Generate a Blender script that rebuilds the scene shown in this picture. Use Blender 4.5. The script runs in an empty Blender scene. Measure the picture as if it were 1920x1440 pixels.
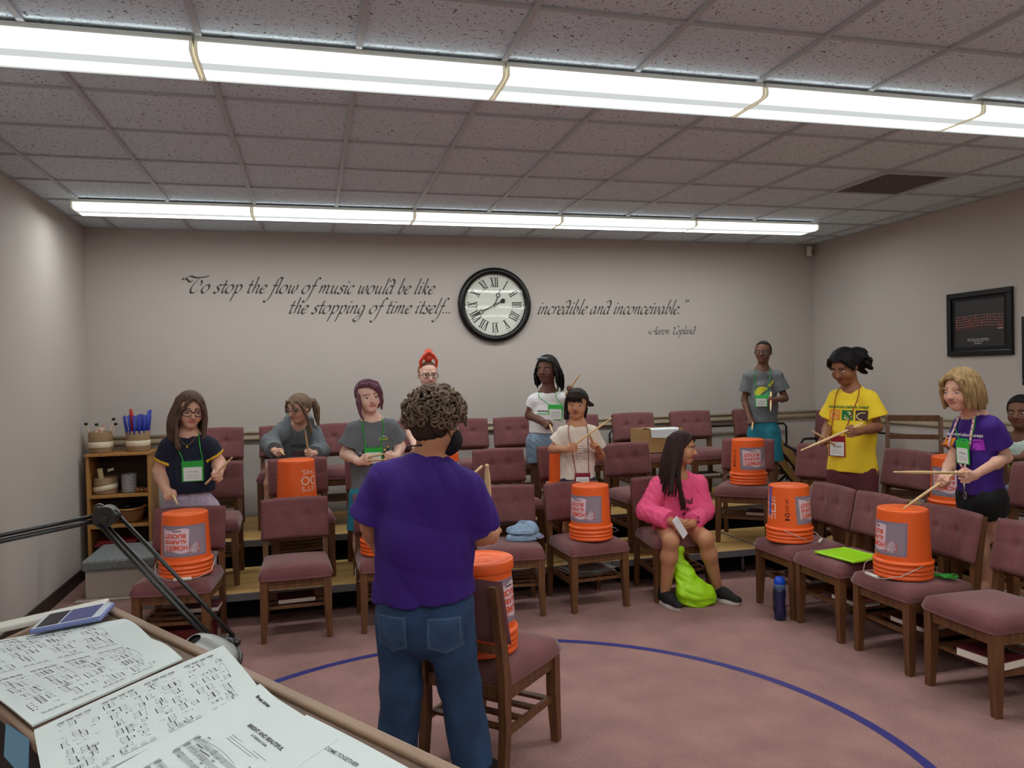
import bpy, bmesh, math, random
import numpy as np
from mathutils import Matrix, Vector
random.seed(7)
rng = np.random.default_rng(11)
S = bpy.context.scene
COL = S.collection

# ------------------------------------------------------------------ camera
FPX, YAW, PITCH, ROLL, HC = 1451.8, .2526, -.0124, -.0218, 1.62
cF = np.array([math.sin(YAW)*math.cos(PITCH), math.cos(YAW)*math.cos(PITCH), math.sin(PITCH)])
cR0 = np.array([math.cos(YAW), -math.sin(YAW), 0.0]); cU0 = np.cross(cR0, cF)
cR = math.cos(ROLL)*cR0 + math.sin(ROLL)*cU0
cU = -math.sin(ROLL)*cR0 + math.cos(ROLL)*cU0
CAM = np.array([0, 0, HC])
cd = bpy.data.cameras.new('camera'); cam = bpy.data.objects.new('camera', cd); COL.objects.link(cam)
cd.sensor_width = 36; cd.sensor_fit = 'HORIZONTAL'; cd.lens = FPX/1920*36; cd.clip_start = .05
cam.matrix_world = Matrix(((cR[0], cU[0], -cF[0], CAM[0]), (cR[1], cU[1], -cF[1], CAM[1]), (cR[2], cU[2], -cF[2], CAM[2]), (0, 0, 0, 1)))
S.camera = cam

# ------------------------------------------------------------------ world and exposure
w = bpy.data.worlds.new('world'); S.world = w; w.use_nodes = True
w.node_tree.nodes['Background'].inputs[0].default_value = (.8, .85, 1, 1)
w.node_tree.nodes['Background'].inputs[1].default_value = .02
vs = S.view_settings
vs.view_transform = 'Standard'; vs.look = 'None'; vs.gamma = 1; vs.exposure = 1.42; vs.use_curve_mapping = False
S.cycles.max_bounces = 7; S.cycles.diffuse_bounces = 4; S.cycles.glossy_bounces = 3
S.cycles.caustics_reflective = False; S.cycles.caustics_refractive = False
S.cycles.sample_clamp_indirect = 4
LENS_DIM, LENS_TUBE = .25, 18.0       # radiance of the light diffusers between and below the tubes

# ------------------------------------------------------------------ geometry of the room
T = .61
CZ = HC + 2.209*T            # ceiling
WY = 7.382                   # back wall
WXL, WXR = -1.87, 5.33       # left and right walls
WF = -3.2                    # wall behind the photographer
Z1, Z2 = .2, .4              # riser heights
def ray(u, v): return cF + cR*(u-960)/FPX - cU*(v-720)/FPX
def onz(u, v, z=0.0):
    d = ray(u, v); return CAM + d*(z-HC)/d[2]
def ony(u, v, y):
    d = ray(u, v); return CAM + d*y/d[1]
def onx(u, v, x):
    d = ray(u, v); return CAM + d*x/d[0]

# ------------------------------------------------------------------ materials
def lin(c):
    return tuple((x/255/12.92 if x/255 <= .04045 else ((x/255+.055)/1.055)**2.4) for x in c)
_mc = {}
def mat(name, rgb, rough=.6, metal=0.0, spec=.4, noise=None, bump=None, sheen=0, clear=0, emit=None):
    """rgb = sRGB 0-255 albedo; noise=(scale, amount[, stretch xyz]); bump=(scale, strength)"""
    if name in _mc: return _mc[name]
    m = bpy.data.materials.new(name); m.use_nodes = True
    nt = m.node_tree; b = nt.nodes['Principled BSDF']
    c = lin(rgb)
    b.inputs['Base Color'].default_value = (*c, 1)
    b.inputs['Roughness'].default_value = rough; b.inputs['Metallic'].default_value = metal
    b.inputs['Specular IOR Level'].default_value = spec
    if sheen:
        b.inputs['Sheen Weight'].default_value = sheen; b.inputs['Sheen Roughness'].default_value = .4
    if clear: b.inputs['Coat Weight'].default_value = clear
    if emit:
        b.inputs['Emission Color'].default_value = (*lin(rgb), 1); b.inputs['Emission Strength'].default_value = emit
    if noise or bump:
        tc = nt.nodes.new('ShaderNodeTexCoord')
    if noise:
        st = noise[2] if len(noise) > 2 else (1, 1, 1)
        mp = nt.nodes.new('ShaderNodeMapping'); mp.inputs['Scale'].default_value = st
        nt.links.new(tc.outputs['Object'], mp.inputs['Vector'])
        n = nt.nodes.new('ShaderNodeTexNoise'); n.inputs['Scale'].default_value = noise[0]; n.inputs['Detail'].default_value = 4
        nt.links.new(mp.outputs[0], n.inputs['Vector'])
        r = nt.nodes.new('ShaderNodeValToRGB'); a = noise[1]
        r.color_ramp.elements[0].position = .3; r.color_ramp.elements[1].position = .7
        r.color_ramp.elements[0].color = (*[x*(1-a) for x in c], 1); r.color_ramp.elements[1].color = (*[min(1, x*(1+a)) for x in c], 1)
        nt.links.new(n.outputs['Fac'], r.inputs['Fac']); nt.links.new(r.outputs[0], b.inputs['Base Color'])
    if bump:
        n2 = nt.nodes.new('ShaderNodeTexNoise'); n2.inputs['Scale'].default_value = bump[0]; n2.inputs['Detail'].default_value = 3
        nt.links.new(tc.outputs['Object'], n2.inputs['Vector'])
        bp = nt.nodes.new('ShaderNodeBump'); bp.inputs['Strength'].default_value = bump[1]; bp.inputs['Distance'].default_value = .01
        nt.links.new(n2.outputs['Fac'], bp.inputs['Height']); nt.links.new(bp.outputs[0], b.inputs['Normal'])
    _mc[name] = m; return m

# ------------------------------------------------------------------ mesh building
def link_mesh(name, V, Fs, mats, parent=None, mi=None, smooth=False):
    me = bpy.data.meshes.new(name)
    me.from_pydata([tuple(v) for v in V], [], [tuple(int(i) for i in f) for f in Fs])
    if not isinstance(mats, (list, tuple)): mats = [mats]
    for m in mats: me.materials.append(m)
    if mi is not None: me.polygons.foreach_set('material_index', [int(i) for i in mi])
    if smooth is True: me.polygons.foreach_set('use_smooth', [True]*len(me.polygons))
    elif smooth: me.polygons.foreach_set('use_smooth', [bool(s) for s in smooth])
    me.update()
    o = bpy.data.objects.new(name, me); COL.objects.link(o)
    if parent is not None: o.parent = parent
    return o
def basis(d):
    d = np.asarray(d, float); d = d/np.linalg.norm(d)
    a = np.array([0, 0, 1.0]) if abs(d[2]) < .9 else np.array([1.0, 0, 0])
    x = np.cross(a, d); x /= np.linalg.norm(x); y = np.cross(d, x)
    return x, y, d
def rz(a):
    c, s = math.cos(a), math.sin(a); return np.array([[c, -s, 0], [s, c, 0], [0, 0, 1.0]])
class MB:
    def __init__(s): s.V = []; s.F = []; s.mi = []; s.sm = []; s.M = np.eye(3); s.o = np.zeros(3)
    def add(s, V, Fs, m=0, smooth=False):
        n = len(s.V); V = np.asarray(V, float)@s.M.T + s.o
        s.V += [tuple(v) for v in V]
        for f in Fs: s.F.append([n+i for i in f]); s.mi.append(m); s.sm.append(smooth)
        return s
    def box(s, c, d, R=None, m=0, taper=1.0):
        x, y, z = np.array(d)/2
        V = np.array([[-x*taper, -y*taper, -z], [x*taper, -y*taper, -z], [x*taper, y*taper, -z], [-x*taper, y*taper, -z], [-x, -y, z], [x, -y, z], [x, y, z], [-x, y, z]])
        if R is not None: V = V@np.asarray(R).T
        return s.add(V+np.asarray(c), [(0, 3, 2, 1), (4, 5, 6, 7), (0, 1, 5, 4), (1, 2, 6, 5), (2, 3, 7, 6), (3, 0, 4, 7)], m)
    def bbox(s, c, d, b=.005, R=None, m=0):          # box with bevelled edges
        bm = bmesh.new(); bmesh.ops.create_cube(bm, size=1)
        for v in bm.verts: v.co = Vector((v.co.x*d[0], v.co.y*d[1], v.co.z*d[2]))
        bmesh.ops.bevel(bm, geom=bm.edges[:], offset=b, segments=2, profile=.5, affect='EDGES')
        V = np.array([v.co[:] for v in bm.verts]); bm.verts.index_update()
        Fs = [[v.index for v in f.verts] for f in bm.faces]; bm.free()
        if R is not None: V = V@np.asarray(R).T
        return s.add(V+np.asarray(c), Fs, m)
    def beam(s, a, b, w, h, m=0, up=(0, 0, 1)):
        a = np.asarray(a, float); b = np.asarray(b, float); d = b-a; L = np.linalg.norm(d); d /= L
        x = np.cross(d, up); x /= np.linalg.norm(x); y = np.cross(x, d)
        R = np.stack([x, d, y], 1)
        return s.box((a+b)/2, (w, L, h), R, m)
    def tube(s, pts, r, n=8, m=0, closed=False, caps=True):
        P = [np.asarray(p, float) for p in pts]; k = len(P)
        rr = r if hasattr(r, '__len__') else [r]*k
        V = []; up = None
        for i in range(k):
            t = (P[(i+1) % k]-P[i-1]) if closed else (P[min(i+1, k-1)]-P[max(i-1, 0)])
            t = t/(np.linalg.norm(t)+1e-12)
            if up is None: x, y, _ = basis(t)
            else:
                x = up-t*(up@t)
                x = x/np.linalg.norm(x) if np.linalg.norm(x) > 1e-6 else basis(t)[0]
                y = np.cross(t, x)
            up = x
            for j in range(n):
                a = 2*math.pi*j/n; V.append(P[i]+rr[i]*(math.cos(a)*x+math.sin(a)*y))
        Fs = []
        for i in range(k if closed else k-1):
            i2 = (i+1) % k
            for j in range(n): Fs.append((i*n+j, i*n+(j+1) % n, i2*n+(j+1) % n, i2*n+j))
        s.add(V, Fs, m, True)
        if caps and not closed:
            q = len(s.V)-k*n
            s.F.append([q+j for j in range(n)][::-1]); s.mi.append(m); s.sm.append(False)
            s.F.append([q+(k-1)*n+j for j in range(n)]); s.mi.append(m); s.sm.append(False)
        return s
    def lathe(s, prof, n=32, m=0, c=(0, 0, 0), axis=None, smooth=True, sx=1, sy=1):
        V = []; k = len(prof)
        for r, z in prof:
            for j in range(n):
                a = 2*math.pi*j/n; V.append((r*math.cos(a)*sx, r*math.sin(a)*sy, z))
        Fs = [(i*n+j, i*n+(j+1) % n, (i+1)*n+(j+1) % n, (i+1)*n+j) for i in range(k-1) for j in range(n)]
        V = np.array(V)
        if axis is not None:
            x, y, d = basis(axis); V = V@np.stack([x, y, d])
        return s.add(V+np.asarray(c), Fs, m, smooth)
    def ball(s, c, r, n=12, m=0, sc=(1, 1, 1), R=None):
        prof = [(max(1e-5, math.sin(math.pi*i/(n//2+2))), -math.cos(math.pi*i/(n//2+2))) for i in range(n//2+3)]
        V = np.array([(p*math.cos(2*math.pi*j/n), p*math.sin(2*math.pi*j/n), z) for p, z in prof for j in range(n)])*r*np.array(sc)
        if R is not None: V = V@np.asarray(R).T
        k = len(prof)
        return s.add(V+np.asarray(c), [(i*n+j, i*n+(j+1) % n, (i+1)*n+(j+1) % n, (i+1)*n+j) for i in range(k-1) for j in range(n)], m, True)
    def grid(s, fn, nu, nv, m=0, smooth=True, back=False):
        V = [fn(i/nu, j/nv) for j in range(nv+1) for i in range(nu+1)]
        q = nu+1
        Fs = [(j*q+i, j*q+i+1, (j+1)*q+i+1, (j+1)*q+i) for j in range(nv) for i in range(nu)]
        if back: Fs = [f[::-1] for f in Fs]
        return s.add(V, Fs, m, smooth)
    def prism(s, pts, z0, z1, m=0):          # flat outline extruded upwards
        n = len(pts)
        V = [(p[0], p[1], z0) for p in pts]+[(p[0], p[1], z1) for p in pts]
        return s.add(V, [list(range(n))[::-1], [n+i for i in range(n)]]+[(i, (i+1) % n, n+(i+1) % n, n+i) for i in range(n)], m)
    def build(s, name, mats, parent=None, smooth=None):
        return link_mesh(name, s.V, s.F, mats, parent, s.mi, s.sm if smooth is None else smooth)

def tag(o, label, cat, group=None):
    o['label'] = label; o['category'] = cat
    if group: o['group'] = group
    return o
def thing(name, label, cat, loc=(0, 0, 0), rot=0.0, group=None):
    o = bpy.data.objects.new(name, None); COL.objects.link(o)
    o.location = loc; o.rotation_euler = (0, 0, rot); o.empty_display_size = .1
    return tag(o, label, cat, group)
def structure(o): o['kind'] = 'structure'; return o
def copy_tree(o, parent=None):
    c = o.copy(); COL.objects.link(c)
    if parent is not None: c.parent = parent
    for ch in list(o.children): copy_tree(ch, c)
    return c
def smooth_path(P, n=6):
    P = [np.asarray(p, float) for p in P]; out = []
    for i in range(len(P)-1):
        p0, p1, p2, p3 = P[max(i-1, 0)], P[i], P[i+1], P[min(i+2, len(P)-1)]
        for k in range(n):
            t = k/n
            out.append(.5*((2*p1)+(-p0+p2)*t+(2*p0-5*p1+4*p2-p3)*t*t+(-p0+3*p1-3*p2+p3)*t**3))
    out.append(P[-1]); return out

_tx = {}
def flat_text(s, size=1.0, align='CENTER', shear=0.0, bold=0.0):
    """outline of printed lettering as (verts 2D, faces), baseline at y=0"""
    key = (s, size, align, shear, bold)
    if key in _tx: return _tx[key]
    cu = bpy.data.curves.new('t', 'FONT'); cu.body = s; cu.size = size; cu.align_x = align; cu.shear = shear; cu.offset = bold
    cu.resolution_u = 3
    ob = bpy.data.objects.new('t', cu); COL.objects.link(ob)
    dg = bpy.context.evaluated_depsgraph_get(); dg.update()
    me = ob.evaluated_get(dg).to_mesh()
    V = np.array([v.co[:] for v in me.vertices]).reshape(-1, 3)[:, :2]; Fs = [list(p.vertices) for p in me.polygons]
    ob.evaluated_get(dg).to_mesh_clear()
    bpy.data.objects.remove(ob); bpy.data.curves.remove(cu)
    _tx[key] = (V, Fs); return V, Fs
# ================================================================== the room
M_wall = mat('wall_paint', (189, 180, 174), .75, spec=.2, noise=(3, .015), bump=(160, .05))
M_base = mat('vinyl_base', (48, 38, 34), .5)
M_rail = mat('chair_rail_paint', (176, 160, 136), .5)
def carpet_mat():
    m = bpy.data.materials.new('mauve_carpet'); m.use_nodes = True; nt = m.node_tree; b = nt.nodes['Principled BSDF']
    b.inputs['Roughness'].default_value = .95; b.inputs['Specular IOR Level'].default_value = .1
    tc = nt.nodes.new('ShaderNodeTexCoord')
    n1 = nt.nodes.new('ShaderNodeTexNoise'); n1.inputs['Scale'].default_value = 260; n1.inputs['Detail'].default_value = 2
    n2 = nt.nodes.new('ShaderNodeTexNoise'); n2.inputs['Scale'].default_value = 4; n2.inputs['Detail'].default_value = 5
    n3 = nt.nodes.new('ShaderNodeTexVoronoi'); n3.inputs['Scale'].default_value = 90
    for n in (n1, n2, n3): nt.links.new(tc.outputs['Object'], n.inputs['Vector'])
    r = nt.nodes.new('ShaderNodeValToRGB'); e = r.color_ramp.elements
    e[0].position = .32; e[1].position = .68
    e[0].color = (*lin((130, 95, 92)), 1); e[1].color = (*lin((182, 143, 136)), 1)
    nt.links.new(n1.outputs['Fac'], r.inputs['Fac'])
    r2 = nt.nodes.new('ShaderNodeValToRGB'); r2.color_ramp.elements[0].color = (.82, .82, .82, 1); r2.color_ramp.elements[1].color = (1.1, 1.1, 1.1, 1)
    r2.color_ramp.elements[0].position = .3; r2.color_ramp.elements[1].position = .7
    nt.links.new(n2.outputs['Fac'], r2.inputs['Fac'])
    mx = nt.nodes.new('ShaderNodeMix'); mx.data_type = 'RGBA'; mx.blend_type = 'MULTIPLY'; mx.inputs['Factor'].default_value = 1
    nt.links.new(r.outputs[0], mx.inputs[6]); nt.links.new(r2.outputs[0], mx.inputs[7]); nt.links.new(mx.outputs[2], b.inputs['Base Color'])
    bp = nt.nodes.new('ShaderNodeBump'); bp.inputs['Strength'].default_value = .5; bp.inputs['Distance'].default_value = .01
    nt.links.new(n3.outputs['Distance'], bp.inputs['Height']); nt.links.new(bp.outputs[0], b.inputs['Normal'])
    return m
M_carpet = carpet_mat()
def tile_mat():
    m = bpy.data.materials.new('fissured_ceiling_tile'); m.use_nodes = True; nt = m.node_tree; b = nt.nodes['Principled BSDF']
    b.inputs['Roughness'].default_value = .9; b.inputs['Specular IOR Level'].default_value = .1
    tc = nt.nodes.new('ShaderNodeTexCoord')
    # short worm-like fissures: thin bands of a noise field, kept only where a second noise allows
    n1 = nt.nodes.new('ShaderNodeTexNoise'); n1.inputs['Scale'].default_value = 24; n1.inputs['Detail'].default_value = 1; n1.inputs['Distortion'].default_value = .6
    n2 = nt.nodes.new('ShaderNodeTexNoise'); n2.inputs['Scale'].default_value = 60; n2.inputs['Detail'].default_value = 0
    n3 = nt.nodes.new('ShaderNodeTexVoronoi'); n3.inputs['Scale'].default_value = 130
    for n in (n1, n2, n3): nt.links.new(tc.outputs['Object'], n.inputs['Vector'])
    def mth(op, a, b_=None, v=None):
        x = nt.nodes.new('ShaderNodeMath'); x.operation = op
        nt.links.new(a, x.inputs[0])
        if b_ is not None: nt.links.new(b_, x.inputs[1])
        if v is not None: x.inputs[1].default_value = v
        return x.outputs[0]
    f = mth('MULTIPLY', n1.outputs['Fac'], v=5.0); f = mth('FRACT', f); f = mth('SUBTRACT', f, v=.5); f = mth('ABSOLUTE', f)
    f = mth('LESS_THAN', f, v=.075)
    g = mth('GREATER_THAN', n2.outputs['Fac'], v=.53); f = mth('MULTIPLY', f, g)
    p = mth('LESS_THAN', n3.outputs['Distance'], v=.16); f = mth('MAXIMUM', f, mth('MULTIPLY', p, v=.55))
    mx = nt.nodes.new('ShaderNodeMix'); mx.data_type = 'RGBA'
    mx.inputs[6].default_value = (*lin((214, 231, 242)), 1); mx.inputs[7].default_value = (*lin((134, 128, 126)), 1)
    nt.links.new(f, mx.inputs['Factor']); nt.links.new(mx.outputs[2], b.inputs['Base Color'])
    return m
structure(MB().box(((WXL+WXR)/2, (WF+WY)/2, -.05), (WXR-WXL+.4, WY-WF+.4, .1)).build('floor', M_carpet))
structure(MB().box(((WXL+WXR)/2, (WF+WY)/2, CZ+.05), (WXR-WXL+.4, WY-WF+.4, .1)).build('ceiling', tile_mat()))
structure(MB().box((WXL-.05, (WF+WY)/2, CZ/2), (.1, WY-WF+.2, CZ)).build('wall_left', M_wall))
structure(MB().box((WXR+.05, (WF+WY)/2, CZ/2), (.1, WY-WF+.2, CZ)).build('wall_right', M_wall))
structure(MB().box(((WXL+WXR)/2, WY+.05, CZ/2), (WXR-WXL+.2, .1, CZ)).build('wall_back', M_wall))
structure(MB().box(((WXL+WXR)/2, WF-.05, CZ/2), (WXR-WXL+.2, .1, CZ)).build('wall_front', M_wall))
structure(MB().box((WXL+.006, (WF+WY)/2, .05), (.012, WY-WF, .1)).build('baseboard_left', M_base))
structure(MB().box(((WXL+WXR)/2, WY-.006, .05), (WXR-WXL, .012, .1)).build('baseboard_back', M_base))
structure(MB().box((WXR-.006, (WF+WY)/2, .05), (.012, WY-WF, .1)).build('baseboard_right', M_base))
# chair rail with a rounded double moulding
b = MB()
for z, r in ((1.145, .016), (1.088, .016)):
    b.tube([(WXL, WY-.012, z), (WXR, WY-.012, z)], r, 10); b.tube([(WXR-.012, WF, z), (WXR-.012, WY, z)], r, 10)
b.box(((WXL+WXR)/2, WY-.008, 1.117), (WXR-WXL, .016, .07)); b.box((WXR-.008, (WF+WY)/2, 1.117), (.016, WY-WF, .07))
structure(b.build('trim_1', M_rail))
# suspended ceiling grid
M_grid = mat('ceiling_grid_paint', (176, 182, 188), .45)
b = MB()
gx = [-1.003+.61*i for i in range(-1, 11)]; gy = [3.913+.591*r for r in range(-12, 6)]
for x in gx: b.box((x, (WF+WY)/2, CZ-.006), (.025, WY-WF, .012))
for y in gy: b.box(((WXL+WXR)/2, y, CZ-.005), (WXR-WXL, .024, .010))
b.box((WXL+.012, (WF+WY)/2, CZ-.004), (.024, WY-WF, .008)); b.box((WXR-.012, (WF+WY)/2, CZ-.004), (.024, WY-WF, .008)); b.box(((WXL+WXR)/2, WY-.012, CZ-.004), (WXR-WXL, .024, .008))
structure(b.build('trim_2', M_grid))

# ------------------------------------------------------------------ fluorescent wrap fixtures
def lens_mat():
    m = bpy.data.materials.new('lit_diffuser'); m.use_nodes = True; nt = m.node_tree
    for n in list(nt.nodes): nt.nodes.remove(n)
    out = nt.nodes.new('ShaderNodeOutputMaterial'); em = nt.nodes.new('ShaderNodeEmission')
    tc = nt.nodes.new('ShaderNodeTexCoord'); sp = nt.nodes.new('ShaderNodeSeparateXYZ'); nt.links.new(tc.outputs['Object'], sp.inputs[0])
    r = nt.nodes.new('ShaderNodeMapRange'); r.inputs['From Min'].default_value = -.155; r.inputs['From Max'].default_value = .155
    nt.links.new(sp.outputs['Y'], r.inputs['Value'])
    cr = nt.nodes.new('ShaderNodeValToRGB'); e = cr.color_ramp.elements
    e[0].position = 0; e[0].color = (.02,)*3+(1,); e[1].position = 1; e[1].color = (0,)*3+(1,)
    for p, v in ((.03, .05), (.06, .40), (.12, .85), (.22, .1), (.30, .0), (.52, .0), (.60, .25), (.70, .8), (.78, .25), (.88, .0)):
        q = e.new(p); q.color = (v, v, v, 1)
    nt.links.new(r.outputs[0], cr.inputs['Fac'])
    mm = nt.nodes.new('ShaderNodeMapRange'); mm.inputs['To Min'].default_value = LENS_DIM; mm.inputs['To Max'].default_value = LENS_TUBE
    nt.links.new(cr.outputs[0], mm.inputs['Value']); nt.links.new(mm.outputs[0], em.inputs['Strength'])
    em.inputs['Color'].default_value = (.95, 1.0, .975, 1)
    nt.links.new(em.outputs[0], out.inputs[0]); return m
M_lens = lens_mat(); M_fix = mat('fixture_white', (226, 226, 214), .4); M_cap = mat('lit_end_cap', (236, 232, 208), .5, emit=.10)
def fixture():
    t = thing('ceiling_light', '', 'ceiling light')
    L = 1.243
    MB().box((0, 0, -.012), (L-.006, .30, .024)).build('housing', M_fix, t)
    b = MB()   # wrap lens: vertical sides, rounded bottom corners
    pr = [(-.153, -.022), (-.155, -.052), (-.146, -.064), (-.12, -.068), (-.06, -.069), (0, -.069), (.06, -.069), (.12, -.068), (.146, -.064), (.155, -.052), (.153, -.022)]
    V = [(sx*(L/2-.012), y, z) for sx in (-1, 1) for y, z in pr]; n = len(pr)
    b.add(V, [(i, i+1, n+i+1, n+i) for i in range(n-1)], 0, True); b.build('diffuser', M_lens, t)
    for sx in (-1, 1):
        b = MB(); x0, x1 = sorted((sx*(L/2-.014), sx*(L/2-.002)))
        V = [(x, y*1.004, z*1.01) for x in (x0, x1) for y, z in pr]
        b.add(V, [list(range(n)), [n+i for i in range(n)][::-1]]+[(i, n+i, n+i+1, i+1) for i in range(n-1)]); b.build('end_cap', M_cap, t)
    return t
f0 = fixture(); first = True
order = ['first', 'second', 'third', 'fourth', 'fifth']
for row, (yc, nm) in enumerate(((3.365, 'large near'), (6.355, 'far'), (.35, 'rear'), (-2.3, 'rearmost'))):
    for i in range(5):
        if row == 0 and i == 4: extra = 'cut by the right edge'
        o = f0 if first else copy_tree(f0); first = False
        o.location = (-1.66+1.247*(i+.5) if row != 1 else -1.654+1.241*(i+.5), yc, CZ-.012)
        if row == 0: o['label'] = 'lit fluorescent ceiling light, %s from the left in the near row overhead' % order[i]
        elif row == 1: o['label'] = 'lit fluorescent ceiling light, %s from the left in the far row near the back wall' % order[i]
        else: o['label'] = 'lit fluorescent ceiling light in the %s row behind the photographer, %s from the left' % (nm, order[i])
        o['group'] = 'fluorescent ceiling lights'

# ------------------------------------------------------------------ vent, sensor, pictures
M_vent = mat('vent_grey', (128, 120, 116), .6)
t = thing('ceiling_vent', 'square grey ceiling vent near the right wall', 'vent', (4.15, 4.81, CZ))
b = MB()
for (x, y, dx, dy) in ((0, -.285, .6, .03), (0, .285, .6, .03), (-.285, 0, .03, .54), (.285, 0, .03, .54)): b.box((x, y, -.010), (dx, dy, .02))
b.build('frame', M_grid, t)
b = MB(); b.box((0, 0, -.003), (.54, .54, .004))
for i in range(26): b.box((0, -.26+i*.0208, -.009), (.54, .003, .010))
for i in range(26): b.box((-.26+i*.0208, 0, -.009), (.003, .54, .010))
b.build('grille', M_vent, t)
t = thing('motion_sensor', 'small white motion sensor in the top back right corner', 'sensor', (5.25, 7.32, 2.885), .6)
MB().bbox((0, 0, 0), (.065, .05, .105), .01).build('case', mat('sensor_white', (225, 222, 216), .4), t)
MB().bbox((0, -.026, -.012), (.045, .012, .04), .004).build('window', mat('sensor_grey', (120, 118, 116), .3), t)

M_black = mat('black_gloss', (14, 13, 13), .3); M_mat = mat('black_mat_board', (20, 19, 20), .8)
def picture(name, label, y0, y1, z0, z1, crowd=True):
    t = thing(name, label, 'picture', (WXR, (y0+y1)/2, (z0+z1)/2)); w, h = y1-y0, z1-z0
    b = MB()
    for (y, z, dy, dz) in ((0, h/2-.022, w, .044), (0, -h/2+.022, w, .044), (-w/2+.022, 0, .044, h-.088), (w/2-.022, 0, .044, h-.088)): b.bbox((-.014, y, z), (.028, dy, dz), .004)
    b.build('frame', M_black, t)
    MB().box((-.006, 0, 0), (.008, w-.08, h-.08)).build('backing', M_mat, t)
    b = MB(); ms = [mat('photo_dark', (44, 40, 40), .5), mat('photo_red', (104, 44, 48), .5), mat('photo_skin', (176, 140, 126), .5), mat('photo_white', (205, 200, 196), .5), mat('photo_stage', (62, 40, 38), .5)]
    pw, ph = w-.16, h-.15
    b.box((-.011, 0, 0), (.002, pw, ph), m=0); b.box((-.0125, 0, -.035), (.001, pw*.98, .04), m=4)
    rr = random.Random(3)
    if crowd:
        for r in range(5):
            for i in range(30):
                y = pw*.48-i*pw*.96/29+rr.uniform(-.003, .003); z = .062-r*.021-(.004*math.cos(i*.2))
                b.box((-.0130-.0002*r, y, z-.011), (.001, .010, .018), m=1 if rr.random() < .6 else 0)
                b.box((-.0134-.0002*r, y, z+.001), (.001, .006, .008), m=2)
        b.box((-.014, -pw*.43, -.02), (.001, .03, .05), m=1); b.box((-.0145, -pw*.43, -.052), (.001, .05, .006), m=3)
    for k, (n, ww) in enumerate(((44, .62), (50, .66), (22, .28), (14, .2))):     # caption lines, too small to read
        for i in range(n):
            if rr.random() < .85: b.box((-.0125, pw*.02+ww*pw*.7*(.5-i/n), -.128-k*.013), (.001, ww*pw*.7/n*.62, .005), m=3)
    b.build('photograph', ms, t); return t
picture('framed_photo', 'black framed concert photo of a choir on the right wall', 4.885, 5.525, 1.69, 2.225)
picture('framed_photo', 'second black frame on the right wall, only its edge at the right border', 4.18, 4.80, 1.45, 1.98, False)
# ================================================================== wall clock
cc = ony(927, 572, WY); CR = .365
t = thing('wall_clock', 'large round black wall clock with Roman numerals between the lettering', 'clock', (cc[0], WY, cc[2]))
M_ink = mat('black_ink', (30, 31, 28), .6)
ax = (0, -1, 0)
b = MB(); b.lathe([(.30, .012), (.300, .04), (.312, .052), (.330, .058), (.350, .052), (.362, .036), (CR, .015), (CR, 0)], 72, axis=ax); b.build('case_ring', M_black, t)
b = MB(); b.lathe([(1e-4, .014), (.305, .014)], 72, axis=ax); b.build('dial', mat('dial_white', (226, 230, 218), .6), t)
def clock_pt(x, y, off): return (x, -off, y)     # x right, y up, seen from the room
b = MB()
def bar2(mb, p, q, w, off, m=0):
    p = np.array(p, float); q = np.array(q, float); d = q-p; L = np.linalg.norm(d); d /= L; n = np.array([-d[1], d[0]])*w/2
    mb.add([clock_pt(*(p+n), off), clock_pt(*(p-n), off), clock_pt(*(q-n), off), clock_pt(*(q+n), off)], [(0, 1, 2, 3)], m)
for k in range(60):
    a = 2*math.pi*k/60; d = np.array([math.sin(a), math.cos(a)]); bar2(b, d*.281, d*(.290 if k % 5 else .294), .004 if k % 5 else .007, .0152)
b.build('minute_track', M_ink, t)
num = ['XII', 'I', 'II', 'III', 'IIII', 'V', 'VI', 'VII', 'VIII', 'IX', 'X', 'XI']
b = MB()
for k, s in enumerate(num):
    a = 2*math.pi*k/12; d = np.array([math.sin(a), math.cos(a)]); tg = np.array([math.cos(a), -math.sin(a)])
    wd = {'I': .020, 'V': .042, 'X': .042}; W = sum(wd[c] for c in s); x = -W/2
    r0, r1 = .176, .266
    P = lambda xx, rr: tg*xx + d*rr
    for c in s:
        wc = wd[c]
        if c == 'I': bar2(b, P(x+wc/2, r0), P(x+wc/2, r1), .0105, .0152)
        if c == 'V': bar2(b, P(x+.007, r1), P(x+wc/2, r0), .0115, .0152); bar2(b, P(x+wc-.006, r1), P(x+wc/2, r0), .005, .0152)
        if c == 'X': bar2(b, P(x+.007, r1), P(x+wc-.007, r0), .0115, .0152); bar2(b, P(x+wc-.007, r1), P(x+.007, r0), .005, .0152)
        x += wc
    for rr in (r0, r1):
        bar2(b, P(-W/2-.002, rr), P(W/2+.002, rr), .004, .0153)
b.build('numerals', M_ink, t)
def hand(name, ang, L, w, tail, off, ring):
    d = np.array([math.sin(ang), math.cos(ang)]); b = MB()
    bar2(b, d*-tail, d*(ring-.018), w, off); bar2(b, d*(ring+.018), d*L, w*.8, off)
    c = d*ring
    for i in range(16):
        a0, a1 = 2*math.pi*i/16, 2*math.pi*(i+1)/16
        bar2(b, c+.018*np.array([math.cos(a0), math.sin(a0)]), c+.018*np.array([math.cos(a1), math.sin(a1)]), .008, off+.0003)
    if tail > .05: b.lathe([(1e-4, .003), (.022, .003), (.022, 0)], 20, c=clock_pt(*(d*-tail*1.0), off), axis=ax)
    b.lathe([(1e-4, .003), (.014, .003), (.014, 0)], 16, c=(0, -off, 0), axis=ax)
    b.build(name, M_ink, t)
hand('hour_hand', math.radians(21), .165, .010, .02, .020, .10); hand('minute_hand', math.radians(243.5), .262, .010, .09, .025, .155)
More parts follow.
